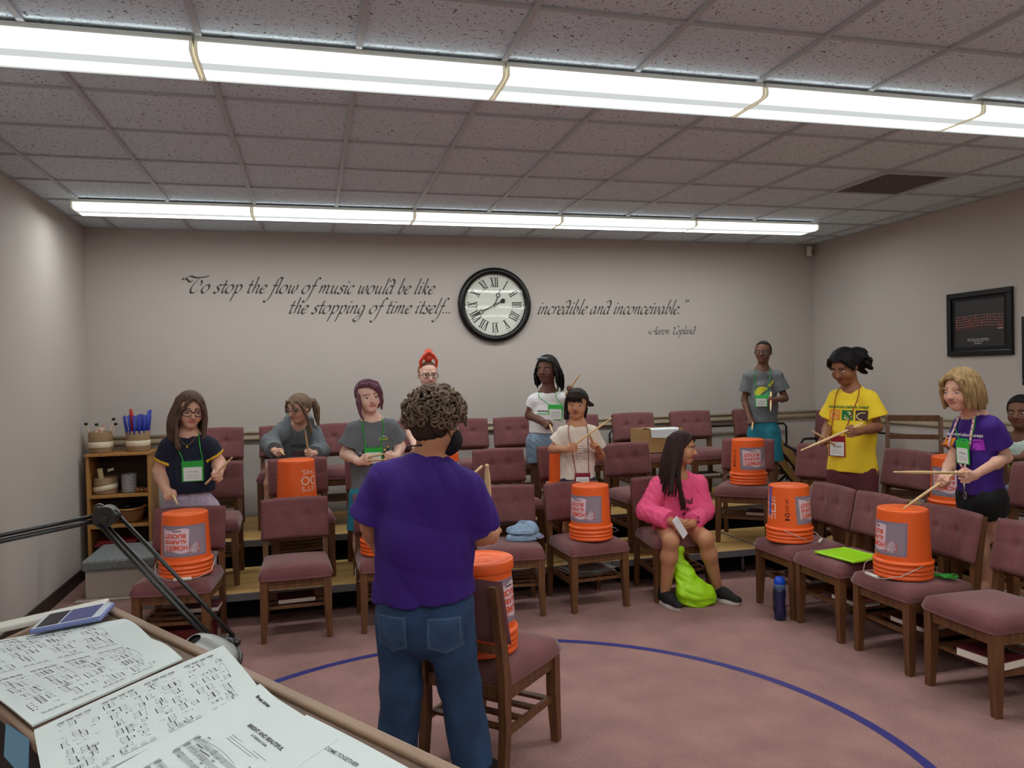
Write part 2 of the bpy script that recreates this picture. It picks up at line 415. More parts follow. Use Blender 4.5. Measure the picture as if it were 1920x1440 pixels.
def glass_mat():
    m = bpy.data.materials.new('clear_glass'); m.use_nodes = True; nt = m.node_tree
    for n in list(nt.nodes): nt.nodes.remove(n)
    out = nt.nodes.new('ShaderNodeOutputMaterial'); mx = nt.nodes.new('ShaderNodeMixShader'); tr = nt.nodes.new('ShaderNodeBsdfTransparent'); gl = nt.nodes.new('ShaderNodeBsdfGlossy')
    gl.inputs['Roughness'].default_value = .03; mx.inputs[0].default_value = .055
    nt.links.new(tr.outputs[0], mx.inputs[1]); nt.links.new(gl.outputs[0], mx.inputs[2]); nt.links.new(mx.outputs[0], out.inputs[0]); return m
M_glass = glass_mat()
b = MB(); b.lathe([(1e-4, .045), (.302, .044)], 72, axis=ax); b.build('glass', M_glass, t)

# ================================================================== script lettering on the back wall
# hand-drawn calligraphic strokes: x-height 1, every stroke a smooth path drawn with a broad nib
def _sh(dx, st): return [[(x+dx, y) for x, y in q] for q in st]
G = {
 'o': (.95, [[(.52, 1), (.2, .85), (.05, .42), (.2, .05), (.48, .03), (.74, .35), (.76, .75), (.58, 1), (.5, .93)]]),
 't': (.62, [[(.34, 1.65), (.3, .9), (.28, .3), (.36, .03), (.62, .16)], [(.02, 1.0), (.62, 1.02)]]),
 's': (.72, [[(.62, .86), (.45, 1.0), (.25, .86), (.32, .62), (.52, .4), (.5, .1), (.25, -.02), (.03, .14)]]),
 'p': (.98, [[(.02, .75), (.22, 1.0), (.25, .6), (.2, -.4), (.12, -1.05)], [(.23, .62), (.5, 1.0), (.78, .85), (.78, .4), (.55, .03), (.25, .12)]]),
 'h': (.98, [[(.2, 1.9), (.24, 1.98), (.24, 1.2), (.2, .0)], [(.22, .5), (.45, .95), (.68, .92), (.66, .4), (.7, .03), (.95, .18)]]),
 'e': (.78, [[(.1, .45), (.45, .55), (.64, .8), (.48, 1.0), (.2, .82), (.08, .4), (.25, .02), (.5, .04), (.76, .25)]]),
 'f': (.6, [[(.78, 1.78), (.6, 1.98), (.42, 1.7), (.34, .8), (.22, -.5), (.0, -1.05), (-.28, -1.0), (-.22, -.8)], [(.06, .95), (.66, .98)]]),
 'l': (.5, [[(.22, 1.85), (.28, 1.98), (.24, 1.2), (.2, .3), (.28, .02), (.5, .18)]]),
 'w': (1.25, [[(.02, .8), (.2, 1.0), (.2, .4), (.32, .02), (.55, .3), (.66, .95)], [(.66, .95), (.62, .3), (.78, .02), (1.02, .4), (1.04, .9), (.95, 1.02)]]),
 'm': (1.42, [[(.02, .78), (.2, 1.0), (.2, .5), (.16, 0)], [(.19, .5), (.42, .96), (.6, .9), (.56, .0)], [(.58, .5), (.84, .97), (1.04, .9), (1.02, .3), (1.1, .03), (1.36, .18)]]),
 'n': (1.02, [[(.02, .78), (.2, 1.0), (.2, .5), (.16, 0)], [(.19, .5), (.45, .96), (.66, .9), (.64, .35), (.7, .03), (.98, .18)]]),
 'u': (1.0, [[(.02, .8), (.2, 1.0), (.2, .4), (.32, .03), (.55, .2), (.7, .6)], [(.72, 1.0), (.66, .3), (.76, .03), (.98, .18)]]),
 'i': (.48, [[(.02, .78), (.22, 1.0), (.19, .3), (.26, .03), (.48, .18)], [(.30, 1.40), (.22, 1.54)]]),
 'c': (.74, [[(.62, .82), (.5, 1.0), (.22, .86), (.07, .42), (.22, .02), (.48, .04), (.72, .26)]]),
 'd': (.98, [[(.62, .9), (.35, 1.0), (.1, .65), (.12, .12), (.38, .02), (.62, .4), (.7, 1.0), (.62, 1.6), (.35, 1.85), (.1, 1.7), (.14, 1.55)], [(.7, .9), (.66, .3), (.74, .03), (.95, .18)]]),
 'b': (.86, [[(.2, 1.9), (.25, 1.98), (.2, 1.0), (.18, .3), (.35, .02), (.62, .25), (.68, .7), (.5, .98), (.24, .7)]]),
 'k': (.92, [[(.2, 1.9), (.25, 1.98), (.22, 1.0), (.16, 0)], [(.2, .5), (.5, .98), (.66, .85), (.5, .58), (.24, .5)], [(.34, .52), (.55, .1), (.7, .02), (.92, .2)]]),
 'r': (.68, [[(.02, .78), (.2, 1.0), (.2, .5), (.16, 0)], [(.19, .5), (.4, .95), (.6, 1.0), (.66, .86)]]),
 'v': (.86, [[(.02, .78), (.2, 1.0), (.22, .4), (.32, .02), (.6, .35), (.68, .85), (.58, 1.02)]]),
 'a': (.98, [[(.62, .88), (.38, 1.0), (.1, .62), (.12, .1), (.34, .03), (.6, .45), (.68, .98)], [(.68, .98), (.64, .3), (.72, .03), (.95, .18)]]),
 'g': (.92, [[(.62, .88), (.38, 1.0), (.1, .62), (.12, .12), (.36, .05), (.6, .45), (.68, .98)], [(.68, .98), (.62, -.1), (.46, -.85), (.1, -1.0), (-.12, -.75), (.1, -.45), (.8, .0)]]),
 'T': (1.7, [[(-.55, 1.5), (-.75, 1.75), (-.45, 2.02), (.3, 1.85), (1.2, 1.95), (1.7, 2.1)], [(-.55, 1.5), (-.2, 1.35), (.1, 1.5)], [(.75, 1.86), (.42, 1.3), (.2, .6), (.35, .06), (.75, .02), (1.1, .4)], [(.95, 1.5), (1.15, 1.3), (1.1, .9)]]),
 'A': (1.6, [[(-.75, .3), (-.5, .05), (-.1, .25), (.4, 1.2), (.95, 2.0)], [(.95, 2.0), (.95, 1.0), (1.0, .2), (1.2, .02), (1.5, .2)], [(.1, .75), (1.2, .78)], [(-.75, .3), (-.6, .6), (-.3, .55)]]),
 'C': (1.35, [[(1.1, 1.6), (1.15, 1.9), (.8, 1.98), (.35, 1.5), (.15, .8), (.3, .15), (.7, .0), (1.15, .35)], [(.35, 1.5), (.05, 1.5), (-.1, 1.75), (.1, 1.95)]]),
 '.': (.42, [[(.16, .02), (.08, .16)]]), '-': (.5, [[(-.15, .5), (.05, .62), (.25, .5), (.45, .62)]]),
 '“': (.75, [[(.28, 2.0), (.1, 1.75), (.2, 1.55)], [(.62, 2.0), (.44, 1.75), (.54, 1.55)]]), '”': (.7, [[(.2, 2.0), (.28, 1.8), (.08, 1.5)], [(.54, 2.0), (.62, 1.8), (.42, 1.5)]]),
 ' ': (.55, [])}
for _c, _d in (('T', .55), ('A', .7), ('C', .5)): G[_c] = (G[_c][0]+_d*.6, _sh(_d, G[_c][1]))
M_letter = mat('grey_vinyl_lettering', (66, 60, 56), .6)
TL = thing('wall_lettering', 'grey calligraphy quotation in lines on the back wall around the clock', 'lettering', (0, WY, 2.2))
def script(text, u0, u1, vb, xh, name='lettering_line', thick=.27, vb1=None):
    p0 = ony(u0, vb, WY); p1 = ony(u1, vb1 if vb1 else vb, WY)
    adv = [G[c][0]*(1.0 if c != ' ' else 1) for c in text]; tot = sum(adv)
    wid = p1[0]-p0[0]; sx = wid/tot; x = 0; b = MB(); V = []; Fs = []
    nib = np.array([math.cos(math.radians(38)), math.sin(math.radians(38))])
    for c, a in zip(text, adv):
        for st in G[c][1]:
            P = np.array(smooth_path([np.array(q) for q in st], 6))
            P = P + np.stack([P[:, 1]*.42, 0*P[:, 1]], 1)
            Q = np.stack([P[:, 0]*sx/.8*.82+x*sx, P[:, 1]*xh], 1)
            d = np.gradient(Q, axis=0); d /= np.linalg.norm(d, axis=1)[:, None]+1e-9
            cr = np.abs(d[:, 0]*nib[1]-d[:, 1]*nib[0]); wv = xh*(.035+thick*cr**1.2)/2*np.clip(np.minimum(np.arange(len(Q))+1.5, len(Q)-np.arange(len(Q))+.5)/3, .4, 1)
            nn = np.stack([-d[:, 1], d[:, 0]], 1); n0 = len(V)
            for q, e, ww in zip(Q, nn, wv):
                V.append((p0[0]+q[0]+e[0]*ww, -.0012-(len(V) % 3)*1e-5, p0[2]-2.2+q[1]+e[1]*ww)); V.append((p0[0]+q[0]-e[0]*ww, -.0012, p0[2]-2.2+q[1]-e[1]*ww))
            Fs += [(n0+2*i, n0+2*i+1, n0+2*i+3, n0+2*i+2) for i in range(len(Q)-1)]
        x += a
    b.add(V, Fs); b.build(name, M_letter, TL)
script('“To stop the flow of music would be like', 330, 812, 549, .073, vb1=552)
script('the stopping of time itself...', 538, 846, 588, .073)
script('incredible and inconceivable.”', 1006, 1283, 589, .073)
script('-Aaron Copland', 1214, 1302, 627, .042)

# ================================================================== carpet tape, steps, risers
M_tape = mat('blue_floor_tape', (48, 46, 120), .45)
tp = [onz(u, v) for u, v in [(487, 1285), (640, 1240), (715, 1234), (1050, 1202), (1150, 1206), (1300, 1232), (1500, 1298), (1600, 1345), (1700, 1400)]]
A = np.array([[2*p[0], 2*p[1], 1] for p in tp]); s = np.linalg.lstsq(A, np.array([p[0]**2+p[1]**2 for p in tp]), rcond=None)[0]
tcx, tcy = s[0], s[1]; tr = math.sqrt(s[2]+tcx**2+tcy**2)
b = MB(); n = 160; w = .024; V = []
for i in range(n+1):
    a = math.radians(-60+300*i/n); V += [(tcx+(tr-w)*math.cos(a), tcy+(tr-w)*math.sin(a), .0015), (tcx+(tr+w)*math.cos(a), tcy+(tr+w)*math.sin(a), .0015)]
b.add(V, [(2*i, 2*i+1, 2*i+3, 2*i+2) for i in range(n)])
tag(b.build('floor_tape', M_tape), 'arc of blue tape stuck to the mauve carpet', 'tape')

M_deck = mat('tan_hardboard', (186, 148, 90), .55, noise=(1.2, .18, (1, 9, 1)), bump=(30, .05)); M_alu = mat('aluminium_trim', (128, 128, 130), .45, metal=.35)
M_dark = mat('black_steel', (18, 17, 17), .5); M_skirt = mat('black_skirting', (12, 10, 11), .9)
def riser(x0, x1, y0, y1, h, label, faces):
    cx, cy = (x0+x1)/2, (y0+y1)/2; t = thing('riser_platform', label, 'riser', (cx, cy, 0), group='choir riser platforms')
    dx, dy = x1-x0-.006, y1-y0-.006
    MB().bbox((0, 0, h-.012), (dx-.02, dy-.02, .024), .003).build('deck', M_deck, t)
    b = MB()
    for sx, sy, w_, d_ in ((0, -1, dx, .012), (0, 1, dx, .012), (-1, 0, .012, dy-.024), (1, 0, .012, dy-.024)): b.box((sx*(dx/2-.006), sy*(dy/2-.006), h-.026), (w_, d_, .048))
    b.build('edge_trim', M_alu, t)
    b = MB(); z1 = h-.05
    for f in faces:
        if f == 'y': b.box((0, -dy/2+.16, z1/2), (dx-.2, .01, z1))
        if f == 'x': b.box((-dx/2+.16, 0, z1/2), (.01, dy-.2, z1))
    if faces: b.build('skirt', M_skirt, t)
    for sx in (-1, 1):
        for sy in (-1, 1):
            b = MB(); px, py = sx*(dx/2-.12), sy*(dy/2-.1)
            b.tube([(px, py, h-.05), (px, py, .014)], .013, 10, 0); b.lathe([(.02, 0), (.02, .014), (.013, .02)], 12, 1, c=(px, py, 0)); b.build('leg', [M_alu, M_dark], t)
    return t
X1, X2, Y1, Y2 = 3.43, 4.25, 5.435, 6.2
riser(-1.15, .55, Y1, Y2, Z1, 'low tan riser platform at the left behind the front chairs', 'y')
riser(.55, 2.15, Y1, Y2, Z1, 'low tan riser platform in the middle behind the front chairs', 'y')
riser(2.15, X1, Y1, Y2, Z1, 'low tan riser platform behind the girl in the pink hoodie', 'y')
riser(X1, X2, 4.4, Y2, Z1, 'low tan riser platform under the girl in yellow', 'x')
riser(X1, X2, 2.4, 4.4, Z1, 'low tan riser platform under the girl in the purple shirt', 'x')
riser(-1.15, .55, Y2, 7.3, Z2, 'high tan riser platform at the left along the back wall', 'y')
riser(.55, 2.15, Y2, 7.3, Z2, 'high tan riser platform in the middle along the back wall', 'y')
riser(2.15, X2, Y2, 7.3, Z2, 'high tan riser platform along the back wall under the boy in teal shorts', 'y')
riser(X2, 5.25, 4.6, 7.3, Z2, 'high tan riser platform in the back right corner', 'x')
riser(X2, 5.25, 2.4, 4.6, Z2, 'high tan riser platform along the right wall', 'x')
# black guard rail tube at the back of the high risers
b = MB(); b.tube([(2.9, 7.33, .42), (2.9, 7.33, 1.0), (2.93, 7.33, 1.03), (4.9, 7.33, 1.03), (4.93, 7.33, 1.0), (4.93, 7.33, .42)], .011, 8)
tag(b.build('guard_rail', M_dark), 'black tube guard rail behind the back row at the right', 'rail')
b = MB(); b.tube([(5.2, 6.9, .42), (5.2, 6.9, .95), (5.2, 6.86, .99), (5.2, 4.2, .99), (5.2, 4.16, .95), (5.2, 4.16, .42)], .011, 8)
tag(b.build('guard_rail', M_dark), 'black tube guard rail along the right wall', 'rail')
# folded spare riser leaning in the corner
pa, pb = ony(1463, 838, 6.45), ony(1506, 892, 6.45)
t = thing('folded_riser', 'folded tan riser panel tilted on its black frame behind the boy in teal shorts', 'riser', ((pa[0]+pb[0])/2, 6.5, Z2+.02))
b = MB(); q = np.array([pb[0]-pa[0], 0, pb[2]-pa[2]]); q /= np.linalg.norm(q); up = np.array([-q[2], 0, q[0]]); R = np.stack([q, [0, 1, 0], up], 1)
ctr = np.array([0, 0, (pa[2]+pb[2])/2-Z2])
for i, o in enumerate((.03, -.055)): b.bbox(ctr+up*o+q*.04+np.array([0, .05*i, 0]), (.62, .03, .072), .003, R, 0); b.box(ctr+up*(o-.042)+q*.04+np.array([0, .05*i+.004, 0]), (.62, .03, .008), R, 1)
b.build('panels', [M_deck, M_dark], t)
b = MB(); b.tube([(.0, -.2, 0), (.0, -.2, .50), (.03, -.2, .54), (.15, -.2, .54), (.18, -.2, .5), (.18, -.2, 0)], .012, 8); b.tube([(-.1, .2, 0), (.3, .2, .3)], .012, 8); b.tube([(.18, -.2, .3), (-.18, -.2, .5)], .012, 8); b.build('frame', M_dark, t)

M_gcarpet = mat('grey_carpet', (128, 132, 132), .95, noise=(40, .22), bump=(120, .4))
t = thing('carpeted_step', 'low step box with grey carpet top at the left', 'step', (-1.42, 6.66, 0))
MB().box((0, 0, .11), (.50, .58, .22)).build('body', mat('step_paint', (190, 178, 170), .7), t); MB().bbox((0, -.01, .262), (.54, .62, .085), .02).build('carpet_top', M_gcarpet, t)
MB().box((0, -.32, .008), (.62, .1, .016)).build('base_plate', mat('step_base', (176, 158, 150), .7), t)

# ================================================================== bookshelf and what stands on it
M_oak = mat('light_oak', (172, 122, 66), .5, noise=(3, .16, (10, 10, 1)), bump=(60, .04)); M_back = mat('dark_backboard', (74, 52, 40), .7)
bx0, bx1, by0, by1, bh = -1.81, -1.325, 7.0, 7.345, 1.04
t = thing('bookshelf', 'light oak bookshelf in the back left corner', 'bookshelf', ((bx0+bx1)/2, (by0+by1)/2, 0)); bw, bd = bx1-bx0, by1-by0
for sx in (-1, 1): MB().bbox((sx*(bw/2-.011), 0, (bh-.022)/2), (.022, bd, bh-.022), .002).build('side_panel', M_oak, t)
MB().bbox((0, -.006, bh-.011), (bw+.016, bd+.012, .022), .003).build('top', M_oak, t)
SH = [.695, .445, .10]
for z in SH: MB().bbox((0, -.003, z-.011), (bw-.046, bd-.008, .022), .002).build('shelf', M_oak, t)
MB().box((0, bd/2-.004, bh/2-.01), (bw-.046, .006, bh-.03)).build('back_panel', M_back, t)
M_burlap = mat('burlap', (150, 122, 92), .9, noise=(60, .2, (1, 1, 3)), bump=(300, .4)); M_band = mat('cream_band', (224, 210, 184), .8, bump=(200, .2))
def basket(x, y, z, r, h, label, g='burlap storage baskets', tilt=0):
    t = thing('storage_basket', label, 'basket', (x, y, z), 0, g)
    b = MB(); b.lathe([(1e-4, 0), (r*.98, 0), (r, .01), (r*1.01, h*.5), (r, h-.004), (r-.005, h), (r-.010, h-.004), (r-.010, .012), (1e-4, .012)], 36); b.build('body', M_burlap, t)
    b = MB(); b.lathe([(r*1.013, h*.26), (r*1.03, h*.27), (r*1.03, h*.52), (r*1.013, h*.53)], 36)
    b.V = [(x, y, z+x*tilt) for x, y, z in b.V]; b.build('band', M_band, t)
    return t
def shelf_xy(u, v, y): return ony(u, v, y)[0]
B1 = (shelf_xy(189, 830, 7.14), 7.14); B2 = (shelf_xy(259, 825, 7.14), 7.14); B3 = (shelf_xy(198, 900, 7.13), 7.13)
basket(*B1, bh, .092, .175, 'burlap basket of mallets on top of the bookshelf, left'); basket(*B2, bh, .092, .175, 'burlap basket of blue tubes on top of the bookshelf'); basket(*B3, SH[0], .092, .14, 'burlap basket inside the bookshelf on its upper shelf', tilt=.16)
M_blue = mat('blue_plastic', (22, 44, 150), .35); M_redp = mat('red_plastic', (190, 40, 44), .4); M_stick = mat('hickory', (222, 190, 142), .45, noise=(8, .08, (1, 1, .2)))
M_felt = mat('black_rubber', (22, 20, 20), .6)
k = 0
for i in range(24):
    rr_, a = (.068, i*2*math.pi/15) if i < 15 else (.036, i*2*math.pi/9)
    p = np.array([B2[0]+rr_*math.cos(a), B2[1]+rr_*math.sin(a), bh+.016]); q = p+np.array([.036*math.cos(a), .036*math.sin(a), .285+random.uniform(-.006, .01)+(.045 if i in (0, 14) else 0)])
    b = MB(); b.tube([p, q], .0085, 8); o = b.build('music_tube', M_blue)
    tag(o, 'blue plastic tube standing in the burlap basket on the bookshelf', 'tube', 'blue tubes in the basket')
p = np.array([B2[0]-.025, B2[1]-.03, bh+.016]); b = MB(); b.tube([p, p+np.array([-.008, -.03, .28]), p+np.array([-.011, -.038, .335]), p+np.array([-.011, -.039, .345])], [.014, .014, .013, .005], 10)
tag(b.build('music_tube', M_redp), 'red plastic tube among the blue ones in the burlap basket', 'tube')
for i, (u, v) in enumerate([(161, 795), (181, 796), (213, 786), (217, 795)]):
    q = ony(u, v, 7.1); p = np.array([B1[0]+(q[0]-B1[0])*.35, 7.14, bh+.016]); t = thing('mallet', ['black headed mallet leaning far left out of the basket', 'black headed mallet standing in the middle of the left basket', 'black headed mallet standing highest at the right of the left basket', 'black headed mallet leaning low right out of the left basket'][i], 'mallet', p, group='mallets in the basket')
    d = q-p; b = MB(); b.tube([np.zeros(3), d], .0035, 6); b.build('handle', M_stick, t); b = MB(); b.ball(d, .014, 12, sc=(1.15, 1.15, .85)); b.build('head', M_felt, t)
M_pinkst = mat('pink_stripe', (206, 150, 140), .6)
for i, (u, v, du, dv) in enumerate([(178, 807, 9, 6), (187, 802, 4, 12), (195, 797, -6, 8), (184, 812, 12, 2), (191, 806, -3, 14)]):
    q = ony(u, v, 7.1); p = ony(u+du, v+dv+12, 7.13); b = MB(); b.tube([p, q], .012, 10, i % 2)
    b.lathe([(1e-4, .012), (.0125, .012), (.0125, 0)], 10, 1 - i % 2, c=q-(q-p)/np.linalg.norm(q-p)*.012, axis=(q-p))
    tag(b.build('rhythm_stick', [M_band, M_pinkst]), 'short cream and pink rhythm stick in the left basket', 'rhythm stick', 'short sticks in the left basket')
p = ony(190, 878, 7.13); b = MB(); b.tube([(p[0]+.012, 7.13, SH[0]+.02), (p[0]-.008, 7.11, p[2])], .021, 14)
tag(b.build('cream_tube', mat('cream_card', (232, 214, 160), .7)), 'thick cream tube leaning in the shelf basket', 'tube')
p = ony(208, 880, 7.12); b = MB(); b.tube([(p[0]-.02, 7.10, p[2]-.008), (p[0]+.02, 7.12, p[2]+.002)], .012, 10); tag(b.build('shaker', M_band), 'small cream shaker lying on the shelf basket rim', 'shaker')
# patterned canister: white scales on grey
xc = shelf_xy(242, 900, 7.12); t = thing('canister', 'grey canister with white scale pattern on the upper shelf', 'canister', (xc, 7.12, SH[0]))
b = MB(); b.lathe([(1e-4, 0), (.056, 0), (.058, .004), (.058, .156), (.056, .16), (.052, .16), (.052, .15), (1e-4, .15)], 32); b.build('body', mat('canister_grey', (128, 126, 132), .5), t)
b = MB()
for r in range(8):
    for i in range(14):
        a0 = 2*math.pi*(i+.5*(r % 2))/14; V = []
        for kx, kz in ((-.8, .25), (-.45, .75), (0, .95), (.45, .75), (.8, .25), (.4, .45), (0, .55), (-.4, .45)): V.append((.0588*math.cos(a0+kx*.21), .0588*math.sin(a0+kx*.21), .012+r*.018+kz*.017))
        b.add(V, [(0, 1, 2, 6, 7), (2, 3, 4, 5, 6)][::1])
b.build('scale_pattern', mat('canister_white', (226, 224, 222), .5), t)
for i, (u, v) in enumerate([(258, 911), (265, 914), (275, 910)]):
    x = shelf_xy(u, v, 7.1+.02*(i % 2)); b = MB(); y = 7.10+.045*(i % 2)
    b.ball((x, y, SH[0]+.021), .021, 12, 0, (1.15, 1, 1)); b.tube([(x+.02, y, SH[0]+.018), (x+.05, y+.03, SH[0]+.012)], .006, 8, 1); tag(b.build('maraca', [mat('maraca_wood', (150, 92, 56), .4, noise=(30, .4)), M_stick]), ['small brown maraca beside the canister', 'small brown maraca between two others on the upper shelf', 'small brown maraca at the right end of the upper shelf'][i], 'maraca')
M_wick = mat('wicker', (140, 92, 54), .7, noise=(90, .35, (1, 1, 3)), bump=(160, .5))
xw = shelf_xy(244, 955, 7.13); t = thing('wicker_basket', 'oval wicker basket on the middle shelf', 'basket', (xw, 7.14, SH[1]))
b = MB(); b.lathe([(1e-4, 0), (.075, 0), (.085, .02), (.118, .125), (.112, .125), (.08, .025), (1e-4, .02)], 36, sx=1.05, sy=.9); b.build('body', M_wick, t)
b = MB(); b.tube([(.122*math.cos(a)*1.05, .122*math.sin(a)*.9, .125+.008*math.cos(2*a)) for a in np.linspace(0, 2*math.pi, 33)[:-1]], .009, 8, closed=True); b.build('rim', mat('wicker_rim', (170, 120, 70), .6, noise=(90, .3)), t)
for i in range(7):
    a = i*.9; b = MB(); b.ball((xw+.06*math.cos(a), 7.14+.05*math.sin(a), SH[1]+.118+.01*(i % 3)), .035, 12, sc=(1.2, 1, .7)); tag(b.build('castanet', M_black), 'shiny black castanet heaped in the wicker basket', 'castanet', 'castanets in the wicker basket')
b = MB(); b.bbox(((bx0+bx1)/2-.02, 7.13, SH[2]+.085), (.36, .2, .17), .008); tag(b.build('storage_box', mat('black_box', (26, 20, 20), .7)), 'black box on the bottom shelf of the bookshelf', 'box')
for i in range(3): 
    b = MB(); b.bbox(((bx0+bx1)/2-.05+.01*i, 7.12, SH[2]+.17+.007+.0145*i), (.30, .19, .014), .003); tag(b.build('red_folder', mat('folder_red', (128, 28, 32), .5)), ['red folder lowest of the stack on the bottom shelf', 'red folder in the middle of the stack on the bottom shelf', 'red folder topmost of the stack on the bottom shelf'][i], 'folder', 'red folders on the bottom shelf')
# ================================================================== choir chairs
M_uph = mat('mauve_upholstery', (120, 76, 78), .9, spec=.15, noise=(7, .16), bump=(220, .25), sheen=.35)
M_wood = mat('walnut_stain', (104, 68, 42), .45, noise=(5, .35, (12, 12, 1)), bump=(60, .05))
M_btn = mat('upholstery_button', (128, 88, 92), .7)
def chair(cushion=True):
    t = thing('choir_chair', '', 'chair')
    SW, D = .2155, .235
    if cushion:
        def top(u, v):
            x = (u-.5)*2; y = (v-.5)*2
            ex = max(0, 1-abs(x)**5)**.4; ey = max(0, 1-abs(y)**5)**.4
            w_ = .2275-.012*v
            return (x*w_*(1-.03*abs(y)**6), -.255+v*.455+ (0.010*(abs(x)**4) if v < .5 else 0), .402+.072*min(ex, ey)**.7*(1-.10*(x*x+.5*y*y)))
        b = MB(); b.grid(top, 24, 22)
        n = 25; rim = [i for i in range(n)]+[n*j+24 for j in range(1, 23)]+[n*22+i for i in range(23, -1, -1)]+[n*j for j in range(21, 0, -1)]
        V = [(b.V[i][0]*.97, b.V[i][1]*.97, .384) for i in rim]; q = len(b.V); b.V += V
        k = len(rim); b.F += [(rim[(i+1) % k], rim[i], q+i, q+(i+1) % k) for i in range(k)]; b.mi += [0]*k; b.sm += [True]*k
        b.F.append([q+i for i in range(k)]); b.mi.append(0); b.sm.append(False)
        b.build('seat_cushion', M_uph, t)
        def face(side):
            def fn(u, v):
                x = (u-.5)*2; z = v; e = min(max(0, 1-abs(x)**8)**.35, max(0, 1-abs(2*v-1)**8)**.35)
                X = x*.219; d = .026*e
                if side < 0:
                    for bx in (-.075, .075):
                        r2 = ((X-bx)**2+((v-.56)*.262)**2); d -= .017*math.exp(-r2/.0007)
                        d -= .004*math.exp(-((X-bx)/.006)**2)*min(1, abs(v-.56)*6)*e
                    d -= .004*math.exp(-((v-.56)*.262/.006)**2)*e
                    d += .006*e*(1-x*x)
                lean = .06*(v-.5); cv = .020*x*x
                return (X, .235+lean-cv+side*d*(1 if side < 0 else .7), .553+.262*v+.006*(1-x*x)*(1 if v > .5 else 0)*v)
            return fn
        b = MB(); b.grid(face(-1), 44, 24); b.grid(face(1), 20, 12, back=True); bk = b.build('backrest', M_uph, t)
        for bx in (-.075, .075):
            b = MB(); b.ball((bx, .2265, .553+.262*.56), .0085, 10, sc=(1, .6, 1)); b.build('button', M_btn, bk)
    else:
        b = MB()
        for z, h_ in ((.79, .05), (.64, .04), (.50, .04)): b.bbox((0, .235+.18*(z-.68), z), (.38, .024, h_), .004)
        b.build('back_slats', M_wood, t)
        b = MB(); b.bbox((0, -.02, .40), (.42, .40, .03), .006); b.build('seat_board', M_wood, t)
    for sx in (-1, 1):
        x = sx*(SW-.024)
        b = MB(); b.box((x, -D+.024, .30), (.046, .046, .17)); b.add([(x+a*(.023 if a*sx > 0 else .023-.012), -D+.024+c*(.023 if c < 0 else .023-.012), 0) for a, c in ((-1, -1), (1, -1), (1, 1), (-1, 1))]+[(x+a*.023, -D+.024+c*.023, .215) for a, c in ((-1, -1), (1, -1), (1, 1), (-1, 1))], [(0, 3, 2, 1), (0, 1, 5, 4), (1, 2, 6, 5), (2, 3, 7, 6), (3, 0, 4, 7)])
        b.build('leg', M_wood, t)
        # rear post: splayed foot, seat, raked back
        pts = [(.232, 0), (.205, .22), (.205, .42), (.222, .56), (.268, .80)]; hw = [.017, .022, .024, .022, .016]
        V = []; 
        for (y, z), hh in zip(pts, hw): V += [(sx*(SW-.022)-.017, y-hh, z), (sx*(SW-.022)+.017, y-hh, z), (sx*(SW-.022)+.017, y+hh, z), (sx*(SW-.022)-.017, y+hh, z)]
        Fs = [(0, 3, 2, 1), (16, 17, 18, 19)]+[(4*i+j, 4*i+(j+1) % 4, 4*i+4+(j+1) % 4, 4*i+4+j) for i in range(4) for j in range(4)]
        MB().add(V, Fs).build('leg', M_wood, t)
    b = MB(); b.box((0, -D+.02, .357), (.385, .022, .056)); b.box((0, .205, .36), (.385, .022, .05))
    for sx in (-1, 1): b.box((sx*(SW-.024), -.005, .357), (.024, .40, .056))
    b.build('seat_frame', M_wood, t)
    b = MB()
    for sx in (-1, 1): b.box((sx*(SW-.028), -.01, .195), (.018, .40, .03))
    for y in (-.17, -.06, .05, .16): b.box((0, y, .20), (.38, .032, .014))
    b.build('book_rack', M_wood, t)
    if cushion:   # wood back frame seen from behind
        b = MB(); b.box((0, .247, .545), (.36, .018, .03)); b.build('back_rail', M_wood, t)
    return t
C0 = chair()
CH = {}
def place(key, x, y, z, deg, label, o=None):
    global C0u
    c = o if o is not None else (C0 if not CH else copy_tree(C0))
    c.location = (x, y, z); c.rotation_euler = (0, 0, math.radians(deg)); c['label'] = label; c['group'] = 'mauve choir chairs'; CH[key] = c; return c
place('A', -.80, 5.06, 0, -6, 'mauve chair at the left end of the front row, under a bucket')
place('B', -.130, 5.195, 0, 1, 'empty mauve chair second from the left in the front row')
place('C', .475, 5.195, 0, 1, 'mauve chair half hidden by the standing woman, a bucket on it')
place('D', 1.295, 5.20, 0, -8, 'mauve front row chair with folded denim on its seat')
place('E', 1.853, 5.178, 0, 5, 'mauve front row chair under the bucket left of the pink hoodie girl')
place('F', 2.515, 5.185, 0, -4, 'mauve chair the girl in the pink hoodie sits on')
place('r1', 3.185, 4.56, 0, -90, 'mauve chair in the right front row under the bucket with blue tape')
place('r2', 3.19, 4.11, 0, -90, 'mauve chair in the right front row with the green folder on it')
place('r3', 3.205, 3.585, 0, -90, 'mauve chair in the right front row under the bucket being drummed')
place('r4', 3.215, 3.065, 0, -90, 'empty mauve chair nearest the camera at the right edge')
place('2a', -.735, 5.89, Z1, 0, 'mauve chair on the low riser behind the girl in the navy shirt')
place('2b', -.10, 5.90, Z1, 5, 'mauve chair on the low riser under a bucket, in front of the grey hoodie girl')
place('2c', .46, 5.90, Z1, 3, 'mauve chair on the low riser behind the child with purple hair')
place('2d', .92, 5.91, Z1, 2, 'mauve chair on the low riser hidden by the curly-haired woman, with a bucket')
place('2e', 1.47, 5.89, Z1, 4, 'empty mauve chair on the low riser right of the curly-haired woman')
place('2f', 2.02, 5.92, Z1, 3, 'mauve chair on the low riser under the bucket behind the cream shirt girl')
place('2g', 2.58, 5.88, Z1, 4, 'empty mauve chair on the low riser just behind the pink hoodie girl')
